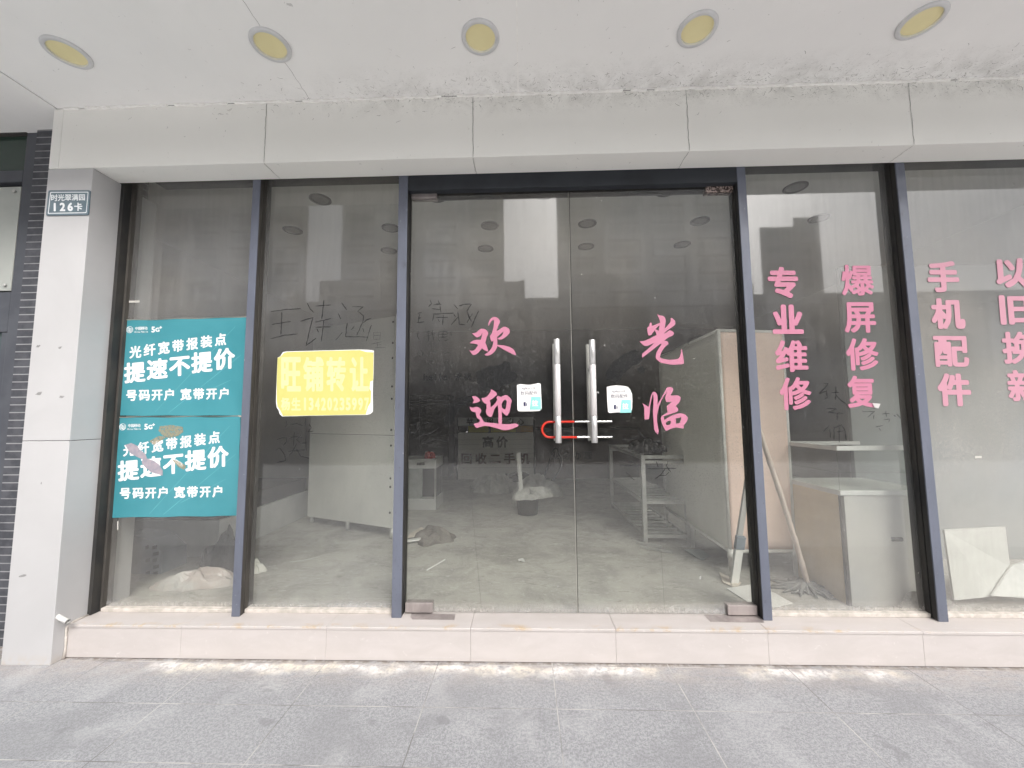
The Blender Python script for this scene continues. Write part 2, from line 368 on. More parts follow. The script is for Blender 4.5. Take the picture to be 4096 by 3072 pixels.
# ------------------------------------------------------------------ lettering (Blender's own built-in font)
_gl = {}
def glyph(ch):
    if ch not in _gl:
        cu = bpy.data.curves.new('g', 'FONT'); cu.body = ch; cu.size = 1; cu.resolution_u = 3
        o = bpy.data.objects.new('g', cu); COL.objects.link(o); bpy.context.view_layer.update()
        me = bpy.data.meshes.new_from_object(o.evaluated_get(bpy.context.evaluated_depsgraph_get()))
        _gl[ch] = ([(v.co.x, v.co.y) for v in me.vertices], [tuple(p.vertices) for p in me.polygons])
        bpy.data.objects.remove(o); bpy.data.curves.remove(cu); bpy.data.meshes.remove(me)
    return _gl[ch]
def glyph_into(mb, ch, place, bold=0.0, mi=0, Ystep=.00003, fit=None):
    """place(u, v, k) -> point; u, v in em from the middle of the glyph's own box, or -.5..+.5 over it when fit"""
    vs, fs = glyph(ch)
    if not vs: return
    x0 = min(v[0] for v in vs); x1 = max(v[0] for v in vs); y0 = min(v[1] for v in vs); y1 = max(v[1] for v in vs)
    sh = [(0, 0)]+([(math.cos(a)*bold, math.sin(a)*bold) for a in (R(45), R(135), R(225), R(315))]+[(bold, 0), (-bold, 0), (0, bold*.8), (0, -bold*.8)] if bold else [])
    wide = ord(ch) > 0x2e80
    cx = .5 if wide else (x0+x1)/2; cy_ = .38 if wide else .35
    for k, (dx, dy) in enumerate(sh):
        i0 = len(mb.v)
        for x, y in vs:
            if fit:
                u = ((x+dx)-(x0-bold))/(x1-x0+2*bold)-.5; v = ((y+dy)-(y0-bold))/(y1-y0+2*bold)-.5
            else: u = x+dx-cx; v = y+dy-cy_
            mb.v.append(tuple(place(u, v, k*Ystep)))
        for f in fs: mb.f.append(tuple(i0+a for a in f)); mb.mi.append(mi)
def run(mb, text, c0, c1, s0, s1, Y, bold=.03, shear=0.0, xs=None, mi=0):
    """a line of characters on the plane Y: centres c0..c1 and em sizes s0..s1 in photograph pixels"""
    n = len(text)
    for i, ch in enumerate(text):
        if ch == ' ': continue
        t = i/(n-1) if n > 1 else 0
        if xs: t = (xs[i]-c0[0])/(c1[0]-c0[0])
        cx = c0[0]+(c1[0]-c0[0])*t; cyy = c0[1]+(c1[1]-c0[1])*t; sx = s0[0]+(s1[0]-s0[0])*t; sy = s0[1]+(s1[1]-s0[1])*t
        def pl(u, v, k, cx=cx, cyy=cyy, sx=sx, sy=sy):
            p = full(cx+u*sx, cyy-v*sy+shear*u*sx, Y=Y); return (p.x, p.y-k, p.z)
        glyph_into(mb, ch, pl, bold, mi)
def pxpoly(pts, Y, s=1.0, ox=0.0, oy=0.0): return [full(ox+x/s, oy+y/s, Y=Y) for x, y in pts]

# ------------------------------------------------------------------ ground, pavement
g = MB(); g.face([(-600, -600, -.16), (600, -600, -.16), (600, 600, -.16), (-600, 600, -.16)]); g.build('ground', 'soil', kind='structure')
g = MB(); g.box(-80, 80, -25.6, -6.4, -.158, -.12); g.build('road', 'asphalt', kind='structure')
g = MB(); g.box(-80, 80, .653, 2.9, -.15, 0); g.build('pavement', 'granite', kind='structure')
MT['bounce_paving'] = plain('pale_bounce_paving', (.65, .65, .645), (.59, .59, .585), 2.5, .8, bump=.1)
g = MB(); g.box(-80, 80, -6.2, .650, -.15, -.004); g.build('bounce_paving', 'bounce_paving', kind='structure')  # unseen behind the camera, made pale to bounce light onto soffit and fascia
box('kerb', (-80, 80, -6.38, -6.202, -.15, .02), 'stone', kind='structure')

# ------------------------------------------------------------------ soffit, building above and room shell
XL = -2.83
sof = MB(); sof.box(XL+.006, 9, 1.47, YP, HC, 3.45); sof.build('ceiling', 'soffit', kind='structure')
sof = MB(); sof.box(-9, XL-.006, 1.47, 2.36, HC+.002, 3.45); sof.build('ceiling', 'soffit', kind='structure')
box('upper_wall', (-9, 9, 1.47, 9.5, 3.451, 9), 'pillar', None, label='unseen pale wall above the soffit, added to block light from above', cat='wall')  # out of view, added to keep light from above out of the room
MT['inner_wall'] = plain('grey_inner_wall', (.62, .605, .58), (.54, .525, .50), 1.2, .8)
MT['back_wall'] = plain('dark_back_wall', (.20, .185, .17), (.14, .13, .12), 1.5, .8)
MT['inner_floor'] = plain('dusty_floor_tile', (.42, .405, .375), (.335, .32, .295), 3.5, .62, 0, .3, .05, 40, speck=.35)
MT['inner_ceiling'] = plain('inner_ceiling_paint', (.80, .79, .77), (.78, .77, .75), 2, .8)
def floor_mat():
    m = N('dusty_floor_tiles'); x, y, z = m.xyz()
    b = m.mix(m.ramp(m.noise(3.0, 7, .65, .6), .36, .66), (.50, .48, .445), (.36, .345, .32))
    b = m.mix(m.math('MULTIPLY', m.ramp(m.noise(14, 6, .7, 1.6, (1, 2, 1)), .52, .68), .5), b, (.70, .69, .66))
    b = m.mix(m.math('MULTIPLY', m.ramp(m.noise(9, 5, .7, 1.4, (1, 2, 1), (5, 2, 0)), .57, .68), .55), b, (.2, .19, .175))
    for xx in (-.26, .80):      # joints run into the room
        j = m.math('ABSOLUTE', m.math('SUBTRACT', m.math('ADD', x, m.math('MULTIPLY', y, .155 if xx == -.26 else (-.33 if xx == .8 else 0))), xx+(.37 if xx == -.26 else (-.78 if xx == .8 else 0))))
        b = m.mix(m.math('MULTIPLY', m.ramp(j, .0012, .003, 1, 0), .4), b, (.15, .145, .14))
    m.base(b); m.set(.55, 0, .3); m.bump(m.noise(60, 3), .05); return m.m
MT['inner_floor'] = floor_mat()
box('floor', (-4.2, 5.0, 2.41, 9.2, .06, ZS-.002), 'inner_floor', kind='structure')
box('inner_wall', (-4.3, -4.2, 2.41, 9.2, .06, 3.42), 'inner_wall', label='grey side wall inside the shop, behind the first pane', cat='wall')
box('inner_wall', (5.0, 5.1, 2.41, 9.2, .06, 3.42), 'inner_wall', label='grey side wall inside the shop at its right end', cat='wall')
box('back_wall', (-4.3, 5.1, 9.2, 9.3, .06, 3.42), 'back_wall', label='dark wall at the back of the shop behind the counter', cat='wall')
box('inner_ceiling', (-4.3, 5.1, 2.62, 9.2, 3.38, 3.42), 'inner_ceiling', kind='structure')

jn = MB(); jn.ribbon([(-1.254+random.uniform(-.003, .003), 1.48+(YP-1.49)*k/24, HC-.0012) for k in range(25)], .0015, (0, 0, -1)); jn.build('ceiling_joint', plain('grey_hairline', (.16, .155, .15), rough=.9), kind='structure')
jn = MB(); jn.box(-.0155, -.0105, 1.475, YP-.002, HC-.0018, HC-.0002); jn.build('ceiling_joint', 'caulk', kind='structure')
# downlights of the soffit
LAB = ['far left one of the five yellow downlights in the soffit, above the brick strip',
       'second yellow downlight from the left, with a thin soffit seam running through it',
       'middle yellow downlight in the soffit, straight above the glass doors',
       'second yellow downlight from the right, above the right door jamb',
       'far right one of the five yellow downlights, near the grimiest part of the soffit']
for i in range(5):
    cx, cy_ = -2.337+1.0701*i, 1.785
    t = thing('downlight', LAB[i], 'ceiling light', (cx, cy_, HC), 'yellow downlights in the soffit')
    MB().lathe((cx, cy_, HC), [(.0945, .002), (.0945, -.006), (.091, -.011), (.077, -.0125), (.0745, -.011)], 48).build('rim', 'rim', t, True)
    MB().lathe((cx, cy_, HC), [(.0745, -.011), (.0728, -.0012)], 48).build('reflector', 'rim_in', t, True)
    MB().lathe((cx, cy_, HC), [(.0727, -.0012), (.05, -.0016), (.02, -.002), (.0005, -.002)], 48).build('lens', 'yellow_lens', t, True)

# ------------------------------------------------------------------ fascia
fa = thing('fascia_beam', 'off-white panelled fascia beam running over the whole shopfront', 'fascia', (0, YP, HF))
seams = [-2.848, -2.786, -1.523, -.280, .964, 2.216, 3.468, 4.72]
for i in range(len(seams)-1):
    a, b = seams[i], seams[i+1]; e = .0005 if i else .0004
    p = MB(); p.box(a+e, b-e, YP, YM-.002, HF if i else HF+.001, HC-.001); p.build('fascia_panel', 'fascia', fa, bevel=.003)
box('backing', (-2.846, 4.7, YP+.012, YM-.012, HF+.012, HC-.012), 'dark_gap', fa)
box('lintel', (-2.56, 4.7, YM-.0015, YM+.30, HF+.141, 3.45), 'alu_dark', fa)
cr = MB()
for sx in seams[2:7]:       # ragged cracks opened along the panel joints
    pts = [(sx+random.uniform(-.0032, .0032), YP-.0016, HC-.004-(HC-HF-.006)*k/14) for k in range(15)]
    cr.ribbon(pts, .0016)
    pts = [(sx+random.uniform(-.003, .003), YP+.002+(YM-YP-.006)*k/8, HF-.0014) for k in range(9)]
    cr.ribbon(pts, .0015, (0, 0, -1))
cr.build('cracked_joint', 'dark_gap', fa)
ck = MB(); n = 160; xs = [-2.78+7.4*k/n for k in range(n+1)]
for k in range(n):
    if random.random() < .12: continue
    h = .008+.006*random.random(); ck.box(xs[k], xs[k+1], YP-.009-.006*random.random(), YP+.002, HC-h, HC-.0005)
ck.build('caulk_bead', 'caulk', fa)
gs = MB()                   # dust threads and dead web hanging along the seam
for _ in range(520):
    x = -1.9+5.2*random.random()**.8; on_c = random.random() < .62; d = abs(random.gauss(0, .085 if on_c else .05))
    L = random.uniform(.006, .032); an = random.gauss(0, .8); w = random.uniform(.0006, .0021)
    pts = []
    cur = random.uniform(-1.1, 1.1)
    for k in range(4):
        s_ = L*k/3; aa = an+cur*k/3
        if on_c: pts.append((x+s_*math.cos(aa), min(YP-.004, YP-.008-d+s_*math.sin(aa)), HC-.0025))
        else: pts.append((x+s_*math.cos(aa), YP-.0028, min(HC-.004, HC-.008-d+s_*math.sin(aa))))
    gs.ribbon(pts, w, (0, 0, -1) if on_c else (0, -1, 0))
MT['thread'] = plain('grey_dust_thread', (.20, .19, .175), (.30, .29, .27), 20, .9)
gs.build('dust_threads', 'thread', kind='stuff', label='grey dust threads clinging along the seam of soffit and fascia', cat='dust')

# ------------------------------------------------------------------ pillar, plate, pipe
X0, X1 = -2.847, -2.569
pi = thing('pillar', 'white clad pillar at the left end of the shopfront', 'pillar', ((X0+X1)/2, YP, 0))
box('cladding', (X0, X1, YP, YM+.25, 1.205, HF-.002), 'pillar', pi, .002)
box('cladding', (X0, X1, YP, YM+.25, 0, 1.202), 'pillar', pi, .002)
box('joint_backing', (X0+.01, X1-.006, YP+.006, YM+.2, 1.2, 1.207), 'dark_gap', pi)
scuff = MB()
for (x, y, w, h) in ((153, 1385, 24, 7), (240, 1390, 24, 6), (156, 1573, 34, 9), (246, 1587, 26, 7), (90, 2303, 40, 7), (165, 1933, 7, 7)):
    P = [full(x+(w/2)*math.cos(a)*random.uniform(.5, 1), y+h*math.sin(a)*random.uniform(.5, 1)-.2*w*math.cos(a)*.4, Y=YP-.0007) for a in [k*2*math.pi/9 for k in range(9)]]
    scuff.poly([P])
scuff.build('scuff_mark', wipe('grey_scuff', .45, (.25, .24, .23)), pi)

PY = YP-.006
pt = thing('house_number_plate', 'blue-grey address plate with white border fixed to the white pillar', 'address plate', tuple(full(272, 861, Y=YP)))
quad = [(194, 761), (361, 760), (353, 859), (183, 862)]
def rr(q, r, Y, n=5):
    """rounded quad from four photograph corners"""
    P = [full(x, y, Y=Y) for x, y in q]; out = []
    for i in range(4):
        p, a, b = P[i], P[i-1], P[(i+1) % 4]; da = (a-p).normalized()*r; db = (b-p).normalized()*r
        for k in range(n+1):
            t = k/n; out.append((p+da)*(1-t)**2+p*2*t*(1-t)+(p+db)*t*t)
    return out
MB().poly([rr(quad, .012, PY)], .0055).build('plate', 'plate', pt)
q1 = [(201, 768), (354, 767), (346, 852), (191, 855)]; q2 = [(204, 771), (351, 770), (343.5, 849), (194.5, 852)]
MB().poly([rr(q1, .006, PY-.0006), rr(q2, .004, PY-.0006)]).build('border', 'white', pt)
tx = MB(); run(tx, '时光翠满园', (217, 791), (328, 789), (29, 29), (27, 27), PY-.0008, .018); tx.build('lettering', 'white', pt)
tx = MB(); run(tx, '126', (219, 828), (281, 827), (42, 44), (42, 44), PY-.0008, .05); tx.build('number', 'white', pt); tx = MB(); run(tx, '卡', (313, 827), (313, 827), (34, 34), (34, 34), PY-.0008, .03); tx.build('lettering', 'white', pt)

pp = MB(); a = full(237, 2462, X=X1); pv = [Vector((X1-.02, a.y, a.z)), Vector((X1+.035, a.y-.012, a.z-.012)), Vector((X1+.075, a.y-.02, a.z-.022))]
pp.tube(pv, .0125, 16, cap=False); pp.tube([q for q in reversed(pv)], .0105, 16, cap=False)
pp.build('drain_pipe_stub', 'pvc', None, True, label='short white pipe stub poking out of the pillar side just above the step', cat='pipe')

# ------------------------------------------------------------------ step
st = thing('entrance_step', 'pale pinkish stone step running under the whole shopfront', 'step', (0, YS, 0))
jo = [-2.569, -1.911, -1.095, -.301, .481, 1.282, 2.080, 2.88, 3.70]
r_ = MB(); t_ = MB()
for i in range(len(jo)-1):
    a, b = jo[i]+(.0005 if i else .004), jo[i+1]-.0005
    r_.box(a, b, YS, YS+.03, .004, ZS-.0165); t_.box(a, b, YS-.004, 2.415, ZS-.016, ZS)
r_.build('riser', 'stone', st, bevel=.0008); t_.build('tread', 'stone', st, bevel=.0025)
box('bed', (-2.568, 3.7, YS+.004, 2.41, .001, ZS-.0165), plain('grey_grout', (.33, .31, .29), rough=.9), st)
cu_ = MB(); cu_.tube([(X1+.006, YS+.10, ZS+.003), (X1+.007, YS+.02, ZS+.004), (X1+.004, YS-.006, ZS-.01), (X1+.006, YS-.005, .05), (X1+.003, YS-.008, .002)], [.006, .007, .006, .005, .008], 8)
cu_.build('grout', 'rail', st, True)
for q, nm in (([(1647, 2452), (1822, 2456), (1818, 2479), (1650, 2477), (1642, 2468)], 0), ([(2815, 2459), (3033, 2461), (3058, 2490), (2842, 2487)], 1)):
    MB().poly([[full(x, y, Z=ZS+.0015) for x, y in q]], .001, (0, 0, 1)).build('pivot_cover_plate', 'clamp', st)

# ------------------------------------------------------------------ shopfront frame
fr = thing('shopfront_frame', 'blue-grey aluminium frame of the shopfront with its dusty fixed panes', 'shop window', (0, YM, ZS))
MUL = [(-1.703, -1.655), (-.768, -.711), (1.319, 1.369), (2.263, 2.315)]
ZT = HF+.14
for i, (a, b) in enumerate(MUL):
    p = MB(); p.box(a, b, YM, YM+.0075, ZS+.001, ZT); p.build('mullion', 'alu', fr, bevel=.0015)
    p = MB()
    for k, (y0, y1, ins) in enumerate(((YM+.0078, YM+.034, .0015), (YM+.0342, YM+.042, .006), (YM+.0422, YM+.068, .001), (YM+.0682, YM+.12, .006))): p.box(a+ins, b-ins, y0, y1, ZS+.001, ZT)
    p.build('gasket', 'alu_dark' if i in (1, 2, 3) else 'alu_brown', fr, bevel=.001)
box('jamb', (X1+.0005, X1+.022, YM+.003, YM+.12, ZS+.001, ZT), 'alu_dark', fr, .001)
box('gasket', (X1+.0225, X1+.036, YM+.05, YM+.11, ZS+.001, ZT), 'alu_brown', fr, .001)
ZH = 2.735
hd = MB(); hd.box(-.7105, 1.3185, YM+.002, YM+.050, ZH, ZT); hd.box(-.7105, 1.3185, YM+.0502, YM+.064, ZH+.018, ZT); hd.build('header', plain('charcoal_header', (.034, .038, .046), (.026, .029, .035), 5, .5), fr, bevel=.0025)
box('stop', (-.7105, 1.3185, YM+.0645, YM+.12, ZH-.006, ZT), 'alu_dark', fr, .001)
for a, b in ((X1+.0365, MUL[0][0]+.006), (MUL[0][1]-.006, MUL[1][0]+.006), (MUL[2][1]-.006, MUL[3][0]+.006), (MUL[3][1]-.006, 3.45)):
    box('bottom_rail', (a, b, YG-.035, YG+.03, ZS+.001, ZS+.022), 'rail', fr, .002)
PANES = [('a', X1+.0365, MUL[0][0]+.004), ('b', MUL[0][1]-.004, MUL[1][0]+.004), ('c', MUL[2][1]-.004, MUL[3][0]+.004), ('d', MUL[3][1]-.004, 3.45)]
for k, a, b in PANES:
    MB().box(a, b, YG-.004, YG+.004, ZS+.0225, ZT, 1, 0).build('glass_pane', ['glass_'+k, 'glass_clear'], fr)

# ------------------------------------------------------------------ glass doors
YD = YG-.010
XC = .300
DZ0, DZ1 = ZS+.006, ZH-.004
def door(label, a, b, side):
    t = thing('glass_door', label, 'door', ((a+b)/2, YD, DZ0), 'pair of glass shop doors')
    MB().box(a, b, YD-.006, YD+.006, DZ0, DZ1, 1, 0).build('glass_pane', ['glass_door', 'glass_clear'], t)
    return t
dl = door('left glass door leaf with 欢 and 迎 in pink on it', -.7035, XC-.0022, -1)
dr = door('right glass door leaf with 光 and 临 in pink on it', XC+.0022, 1.3125, 1)
for t, ex in ((dl, XC-.0022), (dr, XC+.0022)):
    MB().box(min(ex, ex+(.0018 if t is dr else -.0018)), max(ex, ex+(.0018 if t is dr else -.0018)), YD-.0075, YD+.0075, DZ0, DZ1).build('edge_strip', plain('pale_edge_seal', (.5, .48, .44), rough=.5) if t is dl else MT['alu_dark'], t)
def clampbox(par, px, mat, z=None, d=.020):
    p0 = full(px[0], px[3], Y=YD-.02); p1 = full(px[1], px[2], Y=YD-.02)
    m = MB(); m.box(p0.x, p1.x, YD-.006-d, YD-.0065, p0.z, p1.z); m.box(p0.x+.001, p1.x-.001, YD+.0065, YD+.006+d, p0.z+.001, p1.z-.001)
    return m.build('patch_fitting', mat, par, bevel=.0025, label='rust-blistered top fitting' if mat == 'rust' else None)
clampbox(dl, (1646, 1747, 762, 795), 'clamp'); clampbox(dl, (1621, 1731, 2411, 2449), 'clamp')
clampbox(dr, (2824, 2930, 735, 770), 'rust'); clampbox(dr, (2911, 3027, 2421, 2459), 'clamp')
lc = MB(); lp = full(2795, 722, Y=YD-.03)
lc.poly([[Vector((lp.x+u*.001, YD-.018, lp.z+v*.001)) for u, v in ((0, -4), (14, 6), (36, 20), (50, 24), (38, 10), (20, -4))]], .001); 
lc.build('paint_chip', 'white', dr)

def handle(par, topx, topy, botx, boty, inner):
    Yh = YD-.062
    a = full(topx, topy, Y=Yh); b = full(botx, boty, Y=Yh); x = (a.x+b.x)/2; r = .0182
    zt, zb = a.z, b.z; zm1 = zt-(zt-zb)*.245; zm2 = zb+(zt-zb)*.255
    for z1, z0, m in ((zt, zm1+.0006, 'steel'), (zm1-.0006, zm2+.0006, 'satin'), (zm2-.0006, zb, 'steel')):
        MB().tube([(x, Yh, z1), (x, Yh, z1-.0006), (x, Yh, z0+.0006), (x, Yh, z0)], [r-.0006, r, r, r-.0006], 28).build('handle_bar', m, par, True)
    MB().tube([(x, YD+.062, zt-.006), (x, YD+.062, zb+.006)], r, 28).build('inner_handle_bar', 'satin', par, True)
    m = MB()
    for z in (zt-.16, zb+.16): m.tube([(x, Yh+.012, z), (x, YD+.05, z)], .009, 14); m.tube([(x, YD-.012, z), (x, YD-.0062, z)], .017, 20)
    m.build('handle_mount', 'steel', par, True)
    return x, Yh
hxl, Yh = handle(dl, 2227, 1357, 2234, 1772, -1)
hxr, _ = handle(dr, 2363.5, 1360, 2383, 1771, 1)

# U-lock through both handles: its two bars pass between the tubes and the glass
YL = YD-.030
lk = thing('u_lock', 'red-sleeved steel U-lock joining the two long door handles', 'lock', tuple(full(2164, 1749, Y=YL)))
zt, zb = full(2300, 1687, Y=YL).z, full(2300, 1749, Y=YL).z; rad = (zt-zb)/2; zc = (zt+zb)/2
xa = full(2164, 1718, Y=YL).x+.0068; xe = full(2449, 1690, Y=YL).x; xr = full(2297, 1690, Y=YL).x
arc = [(xa+rad-rad*math.sin(t), YL, zc+rad*math.cos(t)) for t in [math.pi*k/20 for k in range(21)]]
MB().tube([(xr, YL, zt)]+arc+[(xr+.012, YL, zb)], .0066, 14).build('sleeve', 'red_rubber', lk, True)
for z, x0 in ((zt, xr), (zb, xr+.012)):
    pts = []; rs = []
    for k in range(40):
        x = x0+.0005+(xe-x0)*k/39; pts.append((x, YL, z)); rs.append(.0036 if k == 39 else (.0046 if (k > 26 and k % 4 == 0) else .0056))
    MB().tube(pts, rs, 12).build('locking_bar', 'chrome', lk, True)

# ------------------------------------------------------------------ pink lettering on the glass
BRUSH = [
 ('欢', 'large pink brush character 欢, upper one on the left door leaf', (8.296, 1860, 1250), [
  [[(225,683),(300,690),(380,660),(460,585),(520,540),(600,538),(670,555),(740,615),(778,685),(765,725),(725,800),(700,900),(672,1000),(715,1085),(770,1275),(755,1298),(700,1278),(620,1235),(562,1185),(500,1265),(430,1345),(350,1395),(290,1410),(255,1405),(135,1245),(200,1272),(270,1265),(340,1225),(390,1150),(432,1085),(390,1050),(300,1030),(155,1018),(220,960),(300,920),(420,902),(520,908),(550,820),(572,700),(572,665),(540,740),(490,790),(400,828),(365,815)]],
  [[(780,440),(778,360),(800,280),(850,200),(920,152),(1000,145),(1080,175),(1130,230),(1158,290),(1150,350),(1110,440),(1070,540),(1045,620),(1150,560),(1230,500),(1300,465),(1380,487),(1450,530),(1480,580),(1488,640),(1475,690),(1400,770),(1300,850),(1220,890),(1150,902),(1110,885),(1075,850),(1130,835),(1200,790),(1250,720),(1278,635),(1230,665),(1150,735),(1065,810),(1075,950),(1075,1070),(1300,1090),(1480,1145),(1590,1205),(1640,1270),(1685,1360),(1693,1425),(1560,1370),(1380,1280),(1200,1180),(1072,1108),(1055,1180),(1010,1260),(930,1350),(850,1405),(760,1432),(690,1420),(645,1398),(740,1340),(840,1240),(910,1130),(935,1030),(940,930),(885,972),(850,900),(825,790),(835,765),(885,700),(920,590),(950,440),(965,280),(955,258),(920,260),(870,300),(825,370),(795,438)]]]),
 ('迎', 'large pink brush character 迎, lower one on the left door leaf', (8.296, 1860, 1540), [
  [[(230,375),(300,368),(370,385),(440,425),(485,470),(500,510),(490,540),(430,570),(340,598),(250,603),(300,512)]],
  [[(155,720),(200,745),(260,752),(330,735),(390,722),(460,745),(520,795),(548,850),(535,880),(480,990),(540,1070),(590,1160),(635,1232),(760,1245),(900,1260),(1020,1270),(1112,1292),(1105,1180),(1110,960),(1100,780),(1085,665),(1000,760),(950,870),(920,970),(885,1050),(840,1062),(780,1040),(720,970),(690,890),(690,840),(715,790),(712,628),(650,610),(590,550),(540,440),(620,430),(700,405),(780,330),(830,250),(855,200),(848,152),(890,150),(970,195),(1040,250),(1062,300),(1055,335),(1000,380),(900,460),(822,510),(845,600),(850,745),(930,680),(1010,600),(1050,530),(1078,485),(1040,430),(1055,395),(1090,358),(1130,375),(1190,400),(1260,360),(1340,335),(1400,342),(1460,395),(1510,440),(1557,520),(1520,650),(1500,800),(1470,910),(1400,1020),(1320,985),(1215,885),(1225,1000),(1225,1295),(1400,1300),(1550,1290),(1700,1278),(1755,1310),(1780,1345),(1740,1380),(1600,1440),(1450,1490),(1280,1500),(1100,1450),(950,1410),(800,1370),(650,1355),(560,1375),(400,1428),(350,1405),(280,1285),(370,1270),(440,1250),(485,1210),(495,1160),(480,1145),(420,1110),(385,1060),(365,980),(350,905),(280,895),(210,860),(170,790)],
   [(1350,480),(1375,510),(1385,560),(1370,680),(1355,770),(1320,812),(1280,795),(1220,740),(1218,650),(1245,570),(1290,510)]]]),
 ('光', 'large pink brush character 光, upper one on the right door leaf', (6.914, 2540, 1240), [
  [[(610,105),(680,150),(760,160),(820,195),(850,270),(845,340),(830,440),(822,510),(900,430),(970,350),(990,300),(985,210),(1040,235),(1095,285),(1118,330),(1108,410),(1030,475),(900,560),(790,655),(880,620),(920,575),(960,558),(1020,575),(1065,615),(1080,645),(1060,690),(1020,720),(930,755),(870,795),(810,848),(870,855),(915,880),(925,945),(860,990),(800,1060),(740,1150),(700,1240),(690,1290),(710,1330),(820,1360),(950,1378),(1100,1370),(1190,1350),(1240,1290),(1265,1200),(1275,1090),(1300,1090),(1320,1220),(1345,1360),(1355,1450),(1340,1490),(1250,1505),(1100,1515),(950,1505),(740,1465),(640,1410),(585,1350),(568,1290),(590,1190),(640,1090),(700,1000),(735,942),(700,935),(640,980),(450,1130),(195,1322),(200,1210),(380,1060),(535,908),(440,950),(350,990),(270,992),(230,970),(125,865),(250,855),(400,795),(595,690),(585,640),(545,562),(500,620),(450,690),(400,708),(365,690),(345,600),(338,490),(385,445),(420,350),(460,352),(468,435),(560,410),(690,352),(690,290),(655,210)],
   [(680,425),(655,578),(568,525),(620,470)]]]),
 ('临', 'large pink brush character 临 with a torn stroke, lower one on the right door leaf', (7.541, 2550, 1530), [
  [[(145,625),(210,660),(330,735),(350,690),(370,590),(395,450),(430,350),(460,290),(530,280),(580,340),(605,400),(610,500),(605,680),(660,560),(720,470),(780,350),(840,250),(885,150),(960,138),(1020,140),(1065,175),(1078,225),(1050,290),(995,390),(1100,390),(1210,385),(1270,415),(1300,455),(1290,540),(1250,610),(1155,710),(1200,750),(1228,800),(1225,850),(1190,885),(1050,935),(790,1020),(815,1135),(880,1085),(1000,1010),(1130,965),(1250,930),(1340,930),(1440,970),(1500,1030),(1518,1090),(1490,1170),(1440,1240),(1395,1285),(1395,1385),(1300,1375),(1180,1355),(1080,1375),(960,1415),(905,1450),(850,1450),(815,1400),(760,1290),(715,1150),(702,1080),(730,1010),(830,950),(910,905),(890,820),(890,710),(960,650),(1035,580),(870,588),(830,460),(885,285),(800,400),(720,550),(650,720),(610,880),(590,1000),(590,1150),(610,1300),(640,1440),(615,1565),(560,1510),(500,1410),(490,1200),(465,870),(480,700),(485,480),(480,360),(455,375),(420,520),(395,650),(375,770),(370,900),(345,1100),(215,1120),(205,900),(208,770),(185,690)],
   [(910,1165),(980,1145),(1005,1180),(1000,1260),(910,1292),(870,1275),(855,1215)],
   [(1140,1090),(1320,1045),(1320,1110),(1280,1220),(1160,1248),(1160,1130)]]])]
for ch, lab, (s, ox, oy), comps in BRUSH:
    m = MB()
    for loops in comps: m.poly([pxpoly(L, YD-.0085, s, ox, oy) for L in loops], .0012)
    m.build('glass_character', 'pink', label=lab, cat='sticker', group='pink brush characters on the doors')
BLOCK = [
 ('专', (3066.7,3197.9,1067,1193.8), 'first column right of the doors, topmost'), ('业', (3084,3218,1217,1337), 'first column right of the doors, second from the top'),
 ('维', (3095.6,3237,1360,1489), 'first column right of the doors, third from the top'), ('修', (3113.7,3250,1508,1641), 'first column right of the doors, lowest'),
 ('爆', (3360.5,3500,1058.6,1182.8), 'second column right of the doors, topmost'), ('屏', (3371,3508,1208,1331.6), 'second column right of the doors, second from the top'),
 ('修', (3379.5,3519.6,1352,1482.7), 'second column right of the doors, third from the top'), ('复', (3384.6,3509,1501.7,1632.5), 'second column right of the doors, lowest, with a peeling corner'),
 ('手', (3705,3841,1043,1170), 'third column right of the doors, topmost'), ('机', (3718.6,3864.5,1192,1317.5), 'third column right of the doors, second from the top'),
 ('配', (3730,3880,1342.7,1468.7), 'third column right of the doors, third from the top'), ('件', (3745,3889,1492,1626.5), 'third column right of the doors, lowest'),
 ('以', (3977,4117,1032,1151.7), 'last column, cut by the right edge, topmost'), ('旧', (3994,4125,1180,1300), 'last column, cut by the right edge, second from the top'),
 ('换', (4003.7,4147,1326,1456.8), 'last column, cut by the right edge, third from the top'), ('新', (4025,4170,1478.6,1608), 'last column, cut by the right edge, lowest')]
for i, (ch, (x0, x1, y0, y1), wh) in enumerate(BLOCK):
    Y = YG-.0075
    m = MB()
    sl_ = .085*(((x0+x1)/2)-2100)/1950
    def pl(u, v, k):
        p = full((x0+x1)/2+u*(x1-x0)*.93-v*(y1-y0)*sl_, (y0+y1)/2-v*(y1-y0), Y=Y); return (p.x, p.y-k, p.z)
    glyph_into(m, ch, pl, {'爆': .026, '屏': .032, '修': .03, '维': .034, '配': .034, '复': .033, '换': .036, '新': .036}.get(ch, .046), fit=True)
    o = m.build('glass_character', 'pink' if i < 8 else 'pink_pale', label='pink block character %s, %s' % (ch, wh), cat='sticker', group='pink block characters on the right panes')
    if ch == '复':
        q = MB(); q.poly([[full(a, b, Y=Y-.006) for a, b in ((3490, 1612), (3522, 1615), (3514, 1634), (3499, 1630))]], .0006); q.build('peeled_corner', 'wht_back', o)

